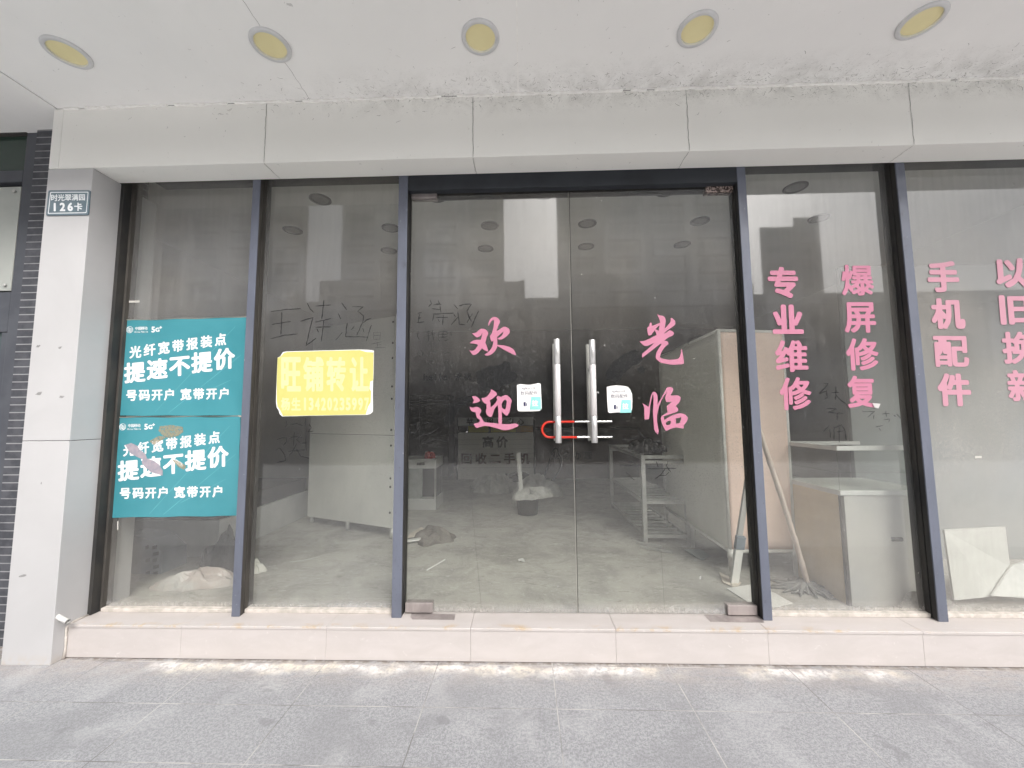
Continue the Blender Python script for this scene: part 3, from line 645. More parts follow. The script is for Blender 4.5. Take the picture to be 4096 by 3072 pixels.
# ------------------------------------------------------------------ posters on the first pane
def poster(label, corners, lines, logo, damaged):
    Y = YG-.0075
    t = thing('advert_poster', label, 'poster', tuple(full(corners[3][0], corners[3][1], Y=Y)), 'teal posters on the first pane')
    P = [full(x, y, Y=Y) for x, y in corners]
    n = 16; edge = []
    for i in range(4):
        a, b = P[i], P[(i+1) % 4]
        for k in range(n):
            p = a.lerp(b, k/n); wv = .0016*math.sin(k*1.1+i*2+(3 if damaged else 0))+random.uniform(-.0005, .0005)
            edge.append(Vector((p.x+(wv if i in (1, 3) else 0), p.y, p.z+(wv if i in (0, 2) else 0))))
    MB().poly([edge], .0022).build('sheet', 'teal', t)
    top = MB()
    up = edge[:n+1]; top.v = [(p.x, p.y-.001, p.z+.0002) for p in up]+[(p.x, p.y-.004-.003*abs(math.sin(k*.6)), p.z+.0035+.002*math.sin(k*.9)) for k, p in enumerate(up)]
    top.f = [(k, k+1, k+n+2, k+n+1) for k in range(n)]; top.mi = [0]*n
    top.build('curled_edge', 'kraft', t, True)
    for j, (txt, c0, c1, s0, s1, b, sh, xs) in enumerate(lines):
        m = MB(); run(m, txt, c0, c1, s0, s1, Y-.0008, b, sh, xs); m.build('lettering', 'white', t)
    # round wave emblem, company lines and 5G mark
    lx, ly, r = logo
    m = MB()
    circ = lambda rr_: [full(lx+rr_*math.cos(a)-.05*rr_*math.sin(a), ly+rr_*math.sin(a), Y=Y-.0008) for a in [k*2*math.pi/20 for k in range(20)]]
    m.poly([circ(r), circ(r*.88)])
    for dy in (-.42, -.08, .28, .6):
        h = math.sqrt(max(.05, 1-dy*dy))*.82
        m.ribbon([full(lx+r*h*(u-.5)*2, ly+r*dy+r*.20*math.sin((u-.5)*6.2), Y=Y-.0009) for u in [k/8 for k in range(9)]], .0036)
    m.build('emblem', 'white', t)
    m = MB(); run(m, '中国移动', (lx+28, ly-5), (lx+65, ly-6), (13.5, 14), (13.5, 14), Y-.0008, .02); m.build('lettering', 'white', t); m = MB()
    run(m, 'China Mobile', (lx+21, ly+9), (lx+71, ly+8), (9.5, 9), (9.5, 9), Y-.0008, .01); m.build('lettering', 'white', t)
    m = MB(); run(m, '5G', (lx+94, ly-1), (lx+111, ly), (30, 31), (24, 22), Y-.0008, .045); m.build('lettering', 'white', t); m = MB(); run(m, '+', (lx+124, ly-9), (lx+124, ly-9), (20, 20), (20, 20), Y-.0008, .04); m.build('lettering', 'white', t)
    m = MB()
    for a, b in (((corners[1][0]-45, corners[1][1]+38), (corners[3][0]+175, corners[3][1]-15)), ((corners[1][0]-20, corners[1][1]+150), (corners[3][0]+230, corners[3][1]-12)), ((corners[1][0]-60, corners[1][1]+250), (corners[3][0]+300, corners[3][1]-60))):
        m.ribbon([full(a[0]+(b[0]-a[0])*k/12, a[1]+(b[1]-a[1])*k/12, Y=Y-.0005) for k in range(13)], .0021)
    m.build('printed_line', 'teal_line', t)
    return t, Y
S1 = 1.659
def zp(x, y): return (350+x/S1, 1150+y/S1)
def mk(dx, dy):
    f = lambda x, y: zp(x+dx, y+dy)
    return [('光纤宽带报装点', f(318, 428), f(883, 345), (48, 50), (47, 50), .036, -.10, None),
            ('提速不提价', f(314, 563), f(908, 473), (85, 84), (84, 86), .040, -.10, None),
            ('号码开户宽带开户', f(292, 715), f(908, 703), (46, 47), (45, 47), .036, -.035, [zp(v+dx, 0)[0] for v in (292, 378, 462, 545, 653, 738, 823, 908)])]
poster('upper teal phone poster with white slogans and no damage, on the first pane', [(478, 1283), (985, 1269), (966, 1662), (445, 1663)], mk(0, 0), zp(280, 280)+(13.5,), False)
tp, YPo = poster('lower teal phone poster with a torn mauve scar, on the first pane', [(444, 1670), (963, 1666), (947, 2063), (422, 2071)], mk(-42, 650), zp(233, 925)+(13.5,), True)
m = MB(); m.poly([pxpoly([(250,1045),(290,1032),(330,1050),(345,1075),(385,1105),(395,1135),(440,1150),(475,1175),(500,1215),(498,1248),(455,1235),(420,1225),(380,1190),(360,1165),(365,1140),(330,1125),(285,1100)], YPo-.0014, S1, 350, 1150)]); m.build('torn_patch', 'mauve', tp)
STN = wipe('tan_glue_stain', .6, (.42, .36, .24))
m = MB(); m.poly([pxpoly([(480,920),(560,912),(632,925),(635,960),(600,985),(540,1000),(500,985),(470,950)], YPo-.0014, S1, 350, 1150)])
m.build('stain', STN, tp); m = MB(); m.poly([pxpoly([(410,1020),(470,985),(530,990),(480,1020),(440,1045)], YPo-.0014, S1, 350, 1150)]); m.build('stain', STN, tp); m = MB(); m.poly([pxpoly([(560,1140),(600,1150),(655,1185),(640,1210),(600,1190)], YPo-.0014, S1, 350, 1150)])
m.build('stain', STN, tp)
m = MB(); m.poly([pxpoly([(118,1475),(125,1490),(138,1528),(122,1530)], YPo-.002, S1, 350, 1150)], .001); m.build('curled_corner', 'kraft', tp); m = MB(); m.poly([pxpoly([(1000,846),(1018,850),(1019,860),(1004,858)], YPo-.002, S1, 350, 1150)], .001); m.build('curled_corner', 'kraft', tp)

# yellow notice on the second pane
YN = YG-.0075; Z8 = (2.37, 950, 1150)
yn = thing('yellow_notice', 'yellow shop-transfer notice with torn white corners on the second pane', 'notice', tuple(full(1140, 1660, Y=YN)))
MB().poly([pxpoly([(380,664),(405,655),(430,612),(470,606),(800,597),(1165,588),(1240,590),(1293,598),(1292,700),(1289,860),(1284,890),(1283,960),(1281,1040),(1284,1100),(1283,1178),(1255,1200),(1215,1208),(900,1212),(425,1222),(400,1200),(388,1160),(372,1140),(364,1085),(370,900)], YN, *Z8)], .0012).build('paper_backing', 'paper', yn)
MB().poly([pxpoly([(380,666),(408,656),(438,622),(470,612),(800,602),(1160,594),(1225,612),(1290,615),(1286,880),(1258,892),(1252,960),(1268,985),(1262,1090),(1238,1130),(1215,1204),(900,1209),(430,1218),(402,1160),(380,1130),(372,1075),(372,900)], YN-.0006, *Z8)]).build('yellow_sheet', 'yellow', yn)
m = MB()
for ch, cx, w in zip('旺铺转让', (508, 720, 935, 1155), (190, 195, 185, 185)):
    def pl(u, v, k): 
        p = full(950+(cx+u*w)/2.37, 1150+(822-v*335)/2.37, Y=YN-.0009); return (p.x, p.y-k, p.z)
    glyph_into(m, ch, pl, .042, fit=True)
m.build('lettering', 'yellow_ink', yn)
m = MB()
for i, ch in enumerate('杨生13420235997'):
    cx, w = ((455, 85), (555, 90))[i] if i < 2 else (640+(i-2)*58.5, 20 if ch == '1' else 46)
    def pl(u, v, k):
        p = full(950+(cx+u*w)/2.37, 1150+(1105-v*125)/2.37, Y=YN-.0009); return (p.x, p.y-k, p.z)
    glyph_into(m, ch, pl, .045, fit=True)
m.build('lettering', 'yellow_ink', yn)

# small white stickers beside the handles
def small(label, pts, s, ox, oy, dx, dy):
    Y = YD-.0085
    t = thing('door_sticker', label, 'sticker', tuple(full(ox+pts[0][0]/s, oy+pts[0][1]/s, Y=Y)), 'white stickers beside the door handles')
    MB().poly([pxpoly(pts, Y, s, ox, oy)], .0012).build('sticker_sheet', 'paper', t)
    f = lambda L: pxpoly([(x+dx, y+dy) for x, y in L], Y-.0006, 2.765, 0, 0)
    MB().poly([f([(1450,1072),(1556,1070),(1560,1212),(1434,1214)])]).build('printed_block', 'mint', t)
    g_ = lambda x, y: ((x+dx)/2.765, (y+dy)/2.765)
    m = MB(); run(m, '拉', g_(1493, 1142), g_(1493, 1142), (25, 25), (25, 25), Y-.0009, .04); m.build('lettering', 'white', t)
    m = MB(); run(m, '数码配件', g_(1355, 1030), g_(1500, 1028), (17.5, 16), (17.5, 16), Y-.0008, .018); m.build('lettering', 'grey_ink', t); m = MB(); run(m, 'BULL', g_(1400, 978), g_(1438, 977), (11, 10), (11, 10), Y-.0008, .03); run(m, '公牛', g_(1458, 977), g_(1484, 976), (10, 10), (10, 10), Y-.0008, .02); m.build('lettering', 'grey_ink', t); m = MB()
    m.poly([f([(1345,965),(1356,972),(1382,972),(1393,963),(1388,980),(1378,996),(1362,997),(1350,982)]), f([(1358,980),(1380,979),(1375,990),(1363,991)])])
    m.build('emblem', 'grey_ink', t)
    m = MB(); m.poly([f([(1366,1128),(1390,1127),(1391,1173),(1367,1174)])]); m.poly([f([(1396,1142),(1406,1140),(1407,1170),(1397,1171)])]); m.build('printed_picture', 'navy', t)
    m = MB(); m.ribbon(f([(1320,1175),(1350,1180),(1390,1182),(1432,1176)]), .0012); m.ribbon(f([(1310,1010),(1330,970),(1370,942),(1430,936),(1490,945),(1530,985),(1552,1040)]), .0009); m.ribbon(f([(1392,1128),(1394,1112)]), .001); m.build('printed_outline', 'grey_ink', t)
OX, OY = 1600*2.765, 1200*2.765
small('square-cornered white sticker left of the door handles, with a mint block', [(1293,940),(1330,930),(1380,934),(1430,938),(1490,928),(1530,918),(1556,926),(1560,1000),(1566,1120),(1568,1200),(1545,1226),(1480,1230),(1380,1232),(1312,1230),(1298,1212),(1296,1080)], 2.765, 1600, 1200, OX, OY)
small('white sticker with round torn top edge right of the door handles', [(1042,824),(1090,812),(1150,806),(1230,812),(1275,822),(1300,850),(1322,900),(1325,960),(1324,1060),(1312,1095),(1250,1103),(1150,1104),(1075,1112),(1056,1098),(1048,980)], 2.765, 2050, 1250, 2050*2.765+1048-1293, 1250*2.765-105)

# ------------------------------------------------------------------ writing in the dust and painted dark reflections of the viewer
def dustwrite(label, strokes, s, ox, oy, Y, w=.0058, mat='wipe'):
    m = MB()
    for L in strokes:
        P = pxpoly(L, Y, s, ox, oy); D = []
        for a, b in zip(P, P[1:]):
            k = max(2, int((b-a).length/.012)); D += [a.lerp(b, j/k)+Vector((random.gauss(0, .0007), 0, random.gauss(0, .0007))) for j in range(k)]
        m.ribbon(D+[P[-1]], w)
    return m.build('dust_writing', mat, label=label, cat='dust writing')
dustwrite('three large finger-written characters in the dust above the yellow notice', [
 [(312,228),(430,212),(600,200)], [(420,230),(412,445)], [(325,350),(505,322)], [(310,487),(430,455),(570,440)],
 [(665,150),(690,205),(722,235)], [(595,320),(715,285),(680,420),(650,550),(745,480)], [(740,175),(885,165)], [(818,118),(800,300)], [(735,330),(890,292)], [(818,310),(806,420),(795,510)], [(740,378),(885,372)], [(752,390),(768,425)],
 [(985,145),(1035,212)], [(955,245),(980,300)], [(995,425),(930,500)], [(1085,182),(1195,182),(1140,225),(1195,265),(1190,320),(1130,455)], [(1040,335),(1025,465),(1235,470)], [(1270,355),(1245,430),(1220,510)], [(1270,288),(1220,310),(1190,335)], [(1110,365),(1075,405)], [(1188,385),(1200,425)]], 2.37, 950, 1150, YG-.0056)
dustwrite('small faint finger-written 是 in the dust right of the yellow notice', [[(1290,425),(1355,425),(1350,490),(1292,490),(1290,425)], [(1292,455),(1350,455)], [(1260,537),(1365,515)], [(1330,520),(1325,570)], [(1300,572),(1405,570)], [(1330,545),(1365,542)]], 2.37, 950, 1150, YG-.0056, .0035, 'wipe_soft')
dustwrite('tangled finger scribble in the dust below the yellow notice', [[(370,1440),(420,1425),(470,1425),(465,1460),(430,1500)], [(360,1545),(400,1520),(450,1590),(455,1640),(375,1660)], [(480,1555),(560,1545),(640,1540)], [(560,1480),(520,1560),(490,1590)], [(490,1430),(550,1415),(610,1420)], [(645,1240),(648,1400),(650,1550)], [(540,1370),(530,1500)], [(500,1300),(560,1290),(620,1310)], [(600,1400),(560,1440),(600,1480),(660,1470)], [(680,1290),(700,1330),(670,1370),(720,1360)], [(560,1530),(600,1600),(680,1620)], [(460,1260),(470,1300),(450,1330)]], 2.37, 950, 1150, YG-.0056, .005)
dustwrite('three finger-written characters in the dust near the top left of the left door', [[(195,150),(240,135)], [(215,150),(205,245)], [(200,200),(235,196)], [(190,250),(270,240)], [(330,0),(350,40),(315,75)], [(420,0),(440,45),(370,55)], [(400,40),(460,50)], [(350,95),(400,100),(450,110)], [(440,60),(455,140)], [(360,155),(600,145)], [(375,150),(360,230)], [(395,195),(530,190)], [(480,165),(470,275)], [(420,215),(440,245)], [(595,45),(640,100)], [(595,160),(615,185)], [(640,190),(565,275)], [(650,65),(720,45),(790,45),(740,120),(770,210)], [(640,130),(655,270),(720,275)], [(740,255),(800,150)], [(870,120),(820,230),(780,320)], [(740,130),(790,240)]], 2.765, 1600, 1200, YD-.0076)
dustwrite('row of two smaller finger-written characters on the left door, under the larger row', [[(205,345),(190,400),(215,440)], [(290,355),(340,350)], [(315,335),(315,455)], [(285,400),(345,395)], [(355,330),(372,450)], [(350,380),(390,370)], [(430,350),(520,345),(520,410),(430,410),(430,350)], [(475,345),(475,410)], [(432,380),(520,378)], [(420,440),(440,460)], [(480,450),(540,440)], [(560,350),(570,400)]], 2.765, 1600, 1200, YD-.0076, .005, 'wipe_soft')
m = MB(); YW = YD-.0076
run(m, 'hello', (1600+285/2.765, 1200+850/2.765), (1600+500/2.765, 1200+850/2.765), (42, 40), (42, 40), YW, .015)
m.build('dust_writing', 'wipe_soft', label='finger-written hello in the dust on the left door, lowest row', cat='dust writing')
m = MB(); run(m, ',米米。', (1600+545/2.765, 1200+850/2.765), (1600+850/2.765, 1200+850/2.765), (30, 30), (34, 34), YW, .012)
m.build('dust_writing', 'wipe_soft', label='two finger-written 米 in the dust right of the hello', cat='dust writing')
dustwrite('sparse finger strokes on the left door between the small row and the hello', [[(215,560),(205,610),(230,620)], [(250,560),(255,625)], [(330,555),(320,620)], [(350,570),(420,560)], [(310,680),(360,670),(380,700),(330,710),(310,690)], [(480,690),(530,680),(520,705)], [(560,680),(580,720),(610,700)], [(450,590),(560,580)]], 2.765, 1600, 1200, YD-.0076, .004, 'wipe_soft')
dustwrite('looping finger scrawl low on the left door, left of the price board', [[(130,1380),(180,1370),(190,1430),(160,1480),(110,1460),(100,1400),(130,1380)], [(90,1130),(300,1110),(560,1115),(900,1130)], [(90,1160),(400,1150),(850,1165)], [(260,1360),(350,1355)], [(230,1500),(330,1480),(420,1420)], [(450,1500),(540,1480),(640,1490)], [(250,1590),(400,1540),(520,1560)]], 2.765, 1600, 1200, YD-.0076, .0035, 'wipe_soft')
dustwrite('column of three finger-written characters between the two pink columns', [[(815,795),(860,790),(830,835),(770,890),(845,862),(850,920),(815,955)], [(890,880),(960,875)], [(935,820),(930,945)], [(930,900),(980,950),(1040,990)], [(845,1025),(945,1030),(860,1065),(1005,1075)], [(945,1070),(945,1140)], [(870,1190),(810,1250)], [(875,1220),(885,1310)], [(915,1200),(915,1325)], [(920,1210),(990,1185),(1020,1240),(1030,1330)], [(965,1210),(965,1350)], [(940,1250),(1010,1240)]], 2.37, 2950, 1200, YG-.0056, .0058)
dustwrite('faint finger-written characters in the dust below the peeling character 复', [[(1185,1060),(1300,1055),(1235,1110)], [(1295,1090),(1290,1130)], [(1370,1080),(1440,1075)], [(1405,1050),(1410,1110)], [(1390,1135),(1440,1130),(1435,1160)], [(1310,1205),(1380,1190)], [(1340,1215),(1360,1240)], [(1480,1090),(1500,1105)], [(1510,1080),(1550,1125)]], 2.37, 2950, 1200, YG-.0056, .0045)
dustwrite('curved finger stroke in the dust right of the character 光', [[(1945,352),(1942,325),(1965,300),(2000,280),(2050,263),(2105,255)]], 2.765, 2050, 1250, YD-.0076, .006)
dustwrite('wild finger scrawl on the right door in front of the steel rack', [[(480,400),(580,398),(640,415),(670,445)], [(500,452),(650,450),(730,452)], [(560,520),(620,580),(660,610)], [(800,485),(950,478),(1120,480)], [(900,400),(920,470)], [(1000,480),(950,550),(880,600)], [(1030,400),(1010,450),(1060,520)], [(850,300),(890,250),(950,300),(1010,265)], [(840,185),(960,190)], [(870,210),(885,310)], [(700,130),(620,160),(520,160)], [(690,60),(780,150)], [(930,560),(1000,560),(1040,520)]], 2.765, 2300, 1700, YD-.0076, .0048)
def reflection_patch(label, polys, s, ox, oy, Y, mat='reflection_area'):  # dark outlines painted on the glass in place of the viewer's reflection
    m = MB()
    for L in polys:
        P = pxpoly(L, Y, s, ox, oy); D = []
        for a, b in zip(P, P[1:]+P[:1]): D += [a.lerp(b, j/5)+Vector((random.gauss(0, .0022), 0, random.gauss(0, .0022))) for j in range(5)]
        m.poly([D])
    return m.build('dark_reflection_patch', mat, label=label, cat='rubbed patch')
reflection_patch('painted dark reflection of the viewer between the characters 欢 and 迎', [[(835,800),(900,760),(1010,730),(1105,715),(1180,675),(1215,700),(1240,790),(1300,830),(1290,880),(1220,930),(1110,952),(1100,1010),(1000,1015),(900,1010),(860,920)]], 2.765, 1600, 1200, YD-.0071)
reflection_patch('painted faint dark reflection of the viewer left of the character 迎', [[(560,1130),(640,1080),(800,1060),(780,1130),(640,1200),(600,1330),(560,1390),(500,1385),(490,1330),(520,1220)]], 2.765, 1600, 1200, YD-.0071, wipe('faint_painted_reflection', .34, (.022, .023, .025)))
reflection_patch('painted dark reflection of the viewer left of the character 光', [[(1035,670),(1080,590),(1120,540),(1230,460),(1350,410),(1420,445),(1440,520),(1400,570),(1330,590),(1250,660),(1220,690),(1190,750),(1130,780),(1100,740),(1040,740)], [(1370,620),(1440,590),(1470,620),(1440,680),(1390,650)]], 2.765, 2050, 1250, YD-.0071)

# ------------------------------------------------------------------ inside: things on the shop floor
MT['panel'] = plain('dusty_white_board', (.78, .775, .74), (.70, .70, .67), 1.5, .6)
MT['box_white'] = plain('white_laminate', (.62, .62, .61), (.54, .54, .53), 3, .5)
MT['dark_stuff'] = plain('dark_cloth', (.055, .052, .05), (.035, .034, .033), 10, .85, bump=.3, bscale=30)
MT['dark_cab'] = plain('dark_laminate', (.07, .065, .06), (.05, .047, .045), 5, .6)
MT['inox'] = plain('dull_stainless', (.60, .595, .58), (.48, .475, .46), 12, .4, .45)
MT['canvas'] = plain('beige_canvas', (.86, .845, .79), (.79, .775, .72), 1.6, .75, bump=.15, bscale=5)
MT['pink_canvas'] = plain('salmon_canvas', (.80, .62, .54), (.75, .57, .50), 1.6, .75, bump=.1, bscale=5)
MT['wood_board'] = plain('tan_chipboard', (.62, .51, .36), (.56, .46, .33), 2.2, .6, stretch=(1, 1, 4))
MT['cab_grey'] = plain('grey_laminate', (.50, .48, .46), (.44, .43, .42), 2.2, .5)
MT['bamboo'] = plain('pale_bamboo', (.62, .52, .46), (.50, .41, .36), 16, .55, stretch=(1, 1, .4))
MT['mopgrey'] = plain('grey_mop_strands', (.27, .265, .255), (.18, .178, .172), 30, .9)
MT['plastic_clear'] = plain('milky_plastic_sheet', (.62, .61, .585), (.5, .49, .47), 18, .35, 0, .45, .4, 14)
MT['sackblue'] = plain('woven_grey_blue_sack', (.20, .23, .265), (.16, .19, .22), 6, .6, bump=.3, bscale=40)
MT['tile_white'] = plain('dusty_white_tile', (.80, .79, .74), (.72, .71, .66), 2, .4)
MT['maroon'] = plain('dark_red_letters', (.085, .028, .026), rough=.6)
MT['dark_letter'] = plain('blackened_letters', (.035, .03, .028), rough=.6)
MT['ycard'] = plain('yellow_card', (.58, .52, .12), (.5, .45, .12), 20, .6)
MT['ocard'] = plain('orange_card', (.52, .30, .09), (.42, .30, .16), 20, .6)
MT['board_white'] = plain('white_foam_board', (.78, .77, .75), (.70, .69, .67), 2.5, .6)
MT['cable'] = plain('black_cable', (.02, .02, .02), rough=.5)
MT['red_plastic'] = plain('red_plastic', (.45, .06, .05), rough=.5)

# large white display board behind the second pane
A, B = Vector((-2.39, 4.30, 0)), Vector((-1.252, 3.72, 0)); u = (B-A).normalized(); nrm = Vector((-u.y, u.x, 0))
if nrm.y > 0: nrm = -nrm
t = thing('display_board', 'large white board on feet with rivets down its edge, behind the yellow notice', 'display board', (A.x, A.y, ZS))
zb, zt = .245, 2.335
m = MB()
for z0, z1 in ((zb, 1.146), (1.150, zt)):
    m.face([A+Vector((0, 0, z0)), B+Vector((0, 0, z0+(.035 if z0 == zb else 0))), B+Vector((0, 0, z1-.02 if z1 == zt else z1)), A+Vector((0, 0, z1))])
    q = [A-nrm*.04+Vector((0, 0, z0)), B-nrm*.04+Vector((0, 0, z0+(.035 if z0 == zb else 0))), B-nrm*.04+Vector((0, 0, z1)), A-nrm*.04+Vector((0, 0, z1))]; m.face(q[::-1])
    m.face([B+Vector((0, 0, z0+(.035 if z0 == zb else 0))), B-nrm*.04+Vector((0, 0, z0+(.035 if z0 == zb else 0))), B-nrm*.04+Vector((0, 0, z1)), B+Vector((0, 0, z1))])
    m.face([A+Vector((0, 0, z1)), B+Vector((0, 0, z1)), B-nrm*.04+Vector((0, 0, z1)), A-nrm*.04+Vector((0, 0, z1))])
m.build('board', 'panel', t)
MB().obox(A+Vector((0, 0, 1.148))-nrm*.012, B+Vector((0, 0, 1.148))-nrm*.012, .02, .004).build('joint', 'dark_gap', t)
for f in (.04, .5, .985):
    p = A.lerp(B, f)-nrm*.02; MB().tube([(p.x, p.y, ZS-.001), (p.x, p.y, zb+.03*f)], .022, 12).build('foot', 'inox', t, True)
for z in (.42, .66, .74, 1.05, 1.2, 1.5, 1.62, 1.9, 2.05, 2.26):
    p = A.lerp(B, .978)+nrm*.002; MB().tube([(p.x, p.y, z), (p.x+nrm.x*.004, p.y+nrm.y*.004, z)], .011, 10).build('rivet', 'dark_cab', t)

# low white plinth and rubbish by the left wall
t = thing('low_plinth', 'low white plinth box behind the first two panes, against the display board', 'plinth', (-2.9, 3.9, ZS))
box('plinth_body', (-3.42, -2.55, 3.25, 4.6, ZS, .47), 'box_white', t, .004); box('plinth_top', (-3.4, -2.57, 3.27, 4.58, .4702, .62), 'dark_cab', t, .004)
def sack(name, label, cat, c, size, mat, seed, parent=None, rot=0):
    """crumpled sheet or sack: a lumpy flattened mound"""
    rnd = random.Random(seed); m = MB(); nu, nv = 28, 12
    ph = [rnd.uniform(0, 6.28) for _ in range(10)]
    for j in range(nv+1):
        f = j/nv
        for i in range(nu):
            a = 2*math.pi*i/nu
            r = math.cos(f*math.pi/2)**.6*(1+.16*math.sin(3*a+ph[0])+.12*math.sin(5*a+ph[1])+.07*math.sin(9*a+ph[2]+f*4))
            z = math.sin(f*math.pi/2)*(1+.22*math.sin(2*a+ph[3])+.15*math.sin(4*a+ph[4]+f*3))*(.8+.2*math.sin(7*a+ph[5]))
            x, y = r*math.cos(a)*size[0], r*math.sin(a)*size[1]
            m.v.append((c[0]+x*math.cos(rot)-y*math.sin(rot), c[1]+x*math.sin(rot)+y*math.cos(rot), c[2]+max(.0, z)*size[2]+rnd.uniform(-.05, .05)*size[2]*(1 if j else 0)))
    for j in range(nv):
        for i in range(nu):
            a0 = j*nu+i; a1 = j*nu+(i+1) % nu; m.f.append((a0, a1, a1+nu, a0+nu)); m.mi.append(0)
    return m.build(name, mat, parent, False, **({} if parent else dict(label=label, cat=cat)))
t = thing('woven_sack', 'upright grey-blue woven sack with dark print behind the bottom of the first pane', 'sack', (-2.62, 2.95, ZS))
P = [at(x, y, Y=2.92) for x, y in ((240, 1165), (258, 1152), (300, 1158), (322, 1165), (350, 1190), (352, 1245), (340, 1285), (228, 1290), (232, 1220))]
m = MB(); n = len(P); front = [p+Vector((0, random.uniform(-.015, .015), 0)) for p in P]
m.poly([front]); m.v += [tuple(p+Vector((.0, .22, -.02))) for p in front]; k0 = len(m.v)-n
for i in range(n): m.f.append((i, (i+1) % n, k0+(i+1) % n, k0+i)); m.mi.append(0)
m.build('sack_body', 'sackblue', t)
m = MB()
for r0 in range(7):
    for c_ in range(2): 
        x = 313+c_*17+random.uniform(-2, 2); y = 1180+r0*14; w = random.uniform(7, 13)
        if c_ == 0 and r0 % 2: continue
        m.poly([[at(x, y, Y=2.900), at(x+w, y-3, Y=2.900), at(x+w, y+5, Y=2.900), at(x, y+7, Y=2.900)]])
m.build('printed_mark', plain('navy_sack_print', (.03, .04, .055), rough=.7), t)
MB().tube([at(270, 1158, Y=2.90), at(273, 1190, Y=2.895), at(270, 1215, Y=2.895), at(255, 1232, Y=2.895), at(228, 1247, Y=2.895)], .006, 8).build('strap', 'dark_cab', t, True)
sack('rubbish_bag', 'crumpled dark rubbish bag beside the grey-blue sack behind the first pane', 'bag', (-2.30, 3.02, ZS), (.17, .14, .24), 'dark_stuff', 3)
sack('plastic_sheet', 'crumpled pinkish clear plastic sheet lying on the floor behind the first pane', 'plastic sheet', (-2.25, 2.72, ZS), (.23, .10, .10), plain('pinkish_plastic', (.54, .46, .43), (.50, .48, .46), 5, .3, 0, .5, .4, 14), 5, rot=.25)
sack('paper_scrap', 'crumpled pale scrap leaning at the bottom left corner of the second pane', 'scrap', (-2.03, 2.95, ZS), (.075, .06, .08), 'canvas', 8)
m = MB(); m.ribbon([full(1160+115*k/6, 2247-20*(k/6)**1.5, Z=ZS+.003) for k in range(7)], .008, (0, 0, 1)); m.build('wood_strip', 'paper', label='thin pale strip lying on the floor behind the second pane', cat='strip')

# small white showcase behind the left door
t = thing('white_showcase', 'small white showcase with glass front behind the left edge of the doors', 'showcase', (-1.35, 5.0, ZS))
box('plinth', (-1.62, -1.095, 4.86, 5.3, ZS, .312), 'box_white', t, .004)
box('top_board', (-1.62, -1.10, 4.86, 5.3, .683, .798), 'box_white', t, .004)
box('door_panel', (-1.62, -1.27, 4.875, 4.89, .3125, .6825), plain('grey_glass_panel', (.36, .38, .36), rough=.25), t)
box('dark_interior', (-1.60, -1.12, 5.0, 5.28, .3125, .6825), 'dark_cab', t); box('post', (-1.117, -1.10, 4.87, 4.89, .3125, .6825), 'inox', t)
m = MB(); m.tube([(-1.33+.0, 4.858, .742), (-1.24, 4.858, .742)], .018, 14); m.build('grip', 'dark_cab', t, True)
sack('red_cloth', 'small crumpled red scrap lying on the white showcase', 'cloth', (-1.20, 4.95, .799), (.06, .05, .07), 'red_plastic', 15)

# rubbish on the floor behind the left door
sack('cardboard_heap', 'flattened brown cardboard and dark rag on the floor behind the left door', 'cardboard', (-.85, 3.70, ZS), (.18, .15, .10), plain('dark_cardboard', (.13, .115, .10), (.22, .20, .18), 9, .9, bump=.3, bscale=20), 21)
MB().obox(full(1610, 2166, Z=ZS+.02), full(1740, 2148, Z=ZS+.045), .05, .012).build('plank', 'board_white', None, label='pale stick lying beside the dark rag behind the left door', cat='stick')
P = [full(x, y, Z=ZS+.02) for x, y in ((1638, 2135), (1685, 2108), (1716, 2128), (1690, 2140), (1630, 2150))]
MB().poly([P], .006, (0, 0, 1)).build('paper_sheet', 'kraft', None, label='folded pale sheet standing on the floor behind the left door', cat='paper')
MB().poly([[full(x, y, Z=ZS+.012) for x, y in ((2072, 2236), (2092, 2232), (2100, 2246), (2085, 2244), (2098, 2238), (2076, 2244))]], .003, (0, 0, 1)).build('paper_scrap', 'paper', None, label='small white crumpled scrap alone in the middle of the shop floor', cat='scrap')
MB().obox(full(1708, 2280, Z=ZS+.004), full(1780, 2238, Z=ZS+.004), .008, .006).build('splinter', 'paper', None, label='thin white splinter lying on the floor near the left door', cat='splinter')

# counter with the price board at the back
t = thing('sales_counter', 'tiled white counter front with large dark red price lettering at the back', 'counter', (-.52, 7.2, ZS))
box('counter_body', (-1.217, .172, 7.2, 7.7, ZS, 1.02), 'tile_white', t, .004)
box('sign_strip', (-1.217, .172, 7.19, 7.23, 1.155, 1.302), 'box_white', t, .004)
box('shelf_gap', (-1.2, .16, 7.24, 7.6, 1.022, 1.154), 'dark_cab', t)
for i, (a, b, mt) in enumerate(((-1.03, -.66, 'ycard'), (-.61, -.14, 'ycard'), (-.13, .165, 'ocard'))): box('card', (a, b, 7.205, 7.22, 1.03, 1.148), mt, t)
for x in (-1.232, .19): box('side_trim', (x-.012, x+.012, 7.18, 7.25, ZS, 1.30), 'dark_gap', t)
m = MB()
def lt(txt, x0, x1, y, sx, sy, Y, bold):
    run(m, txt, (x0, y), (x1, y), (sx, sy), (sx, sy), Y, bold)
lt('苹果服务中心', 1879, 2082, 1686, 28, 28, 7.187, .03); m.build('lettering', 'dark_letter', t)
m = MB(); lt('高价', 1952, 2008, 1768, 47, 47, 7.197, .035); m.build('lettering', 'dark_letter', t)
m = MB(); lt('回收二手机', 1866, 2095, 1834, 46, 46, 7.197, .035); m.build('lettering', 'maroon', t)
m = MB()
for k in range(1, 8): m.box(-1.217, .172, 7.1985, 7.2, .30+k*.085, .303+k*.085)
m.build('tile_joint', plain('tile_joint', (.22, .21, .19), rough=.8), t)
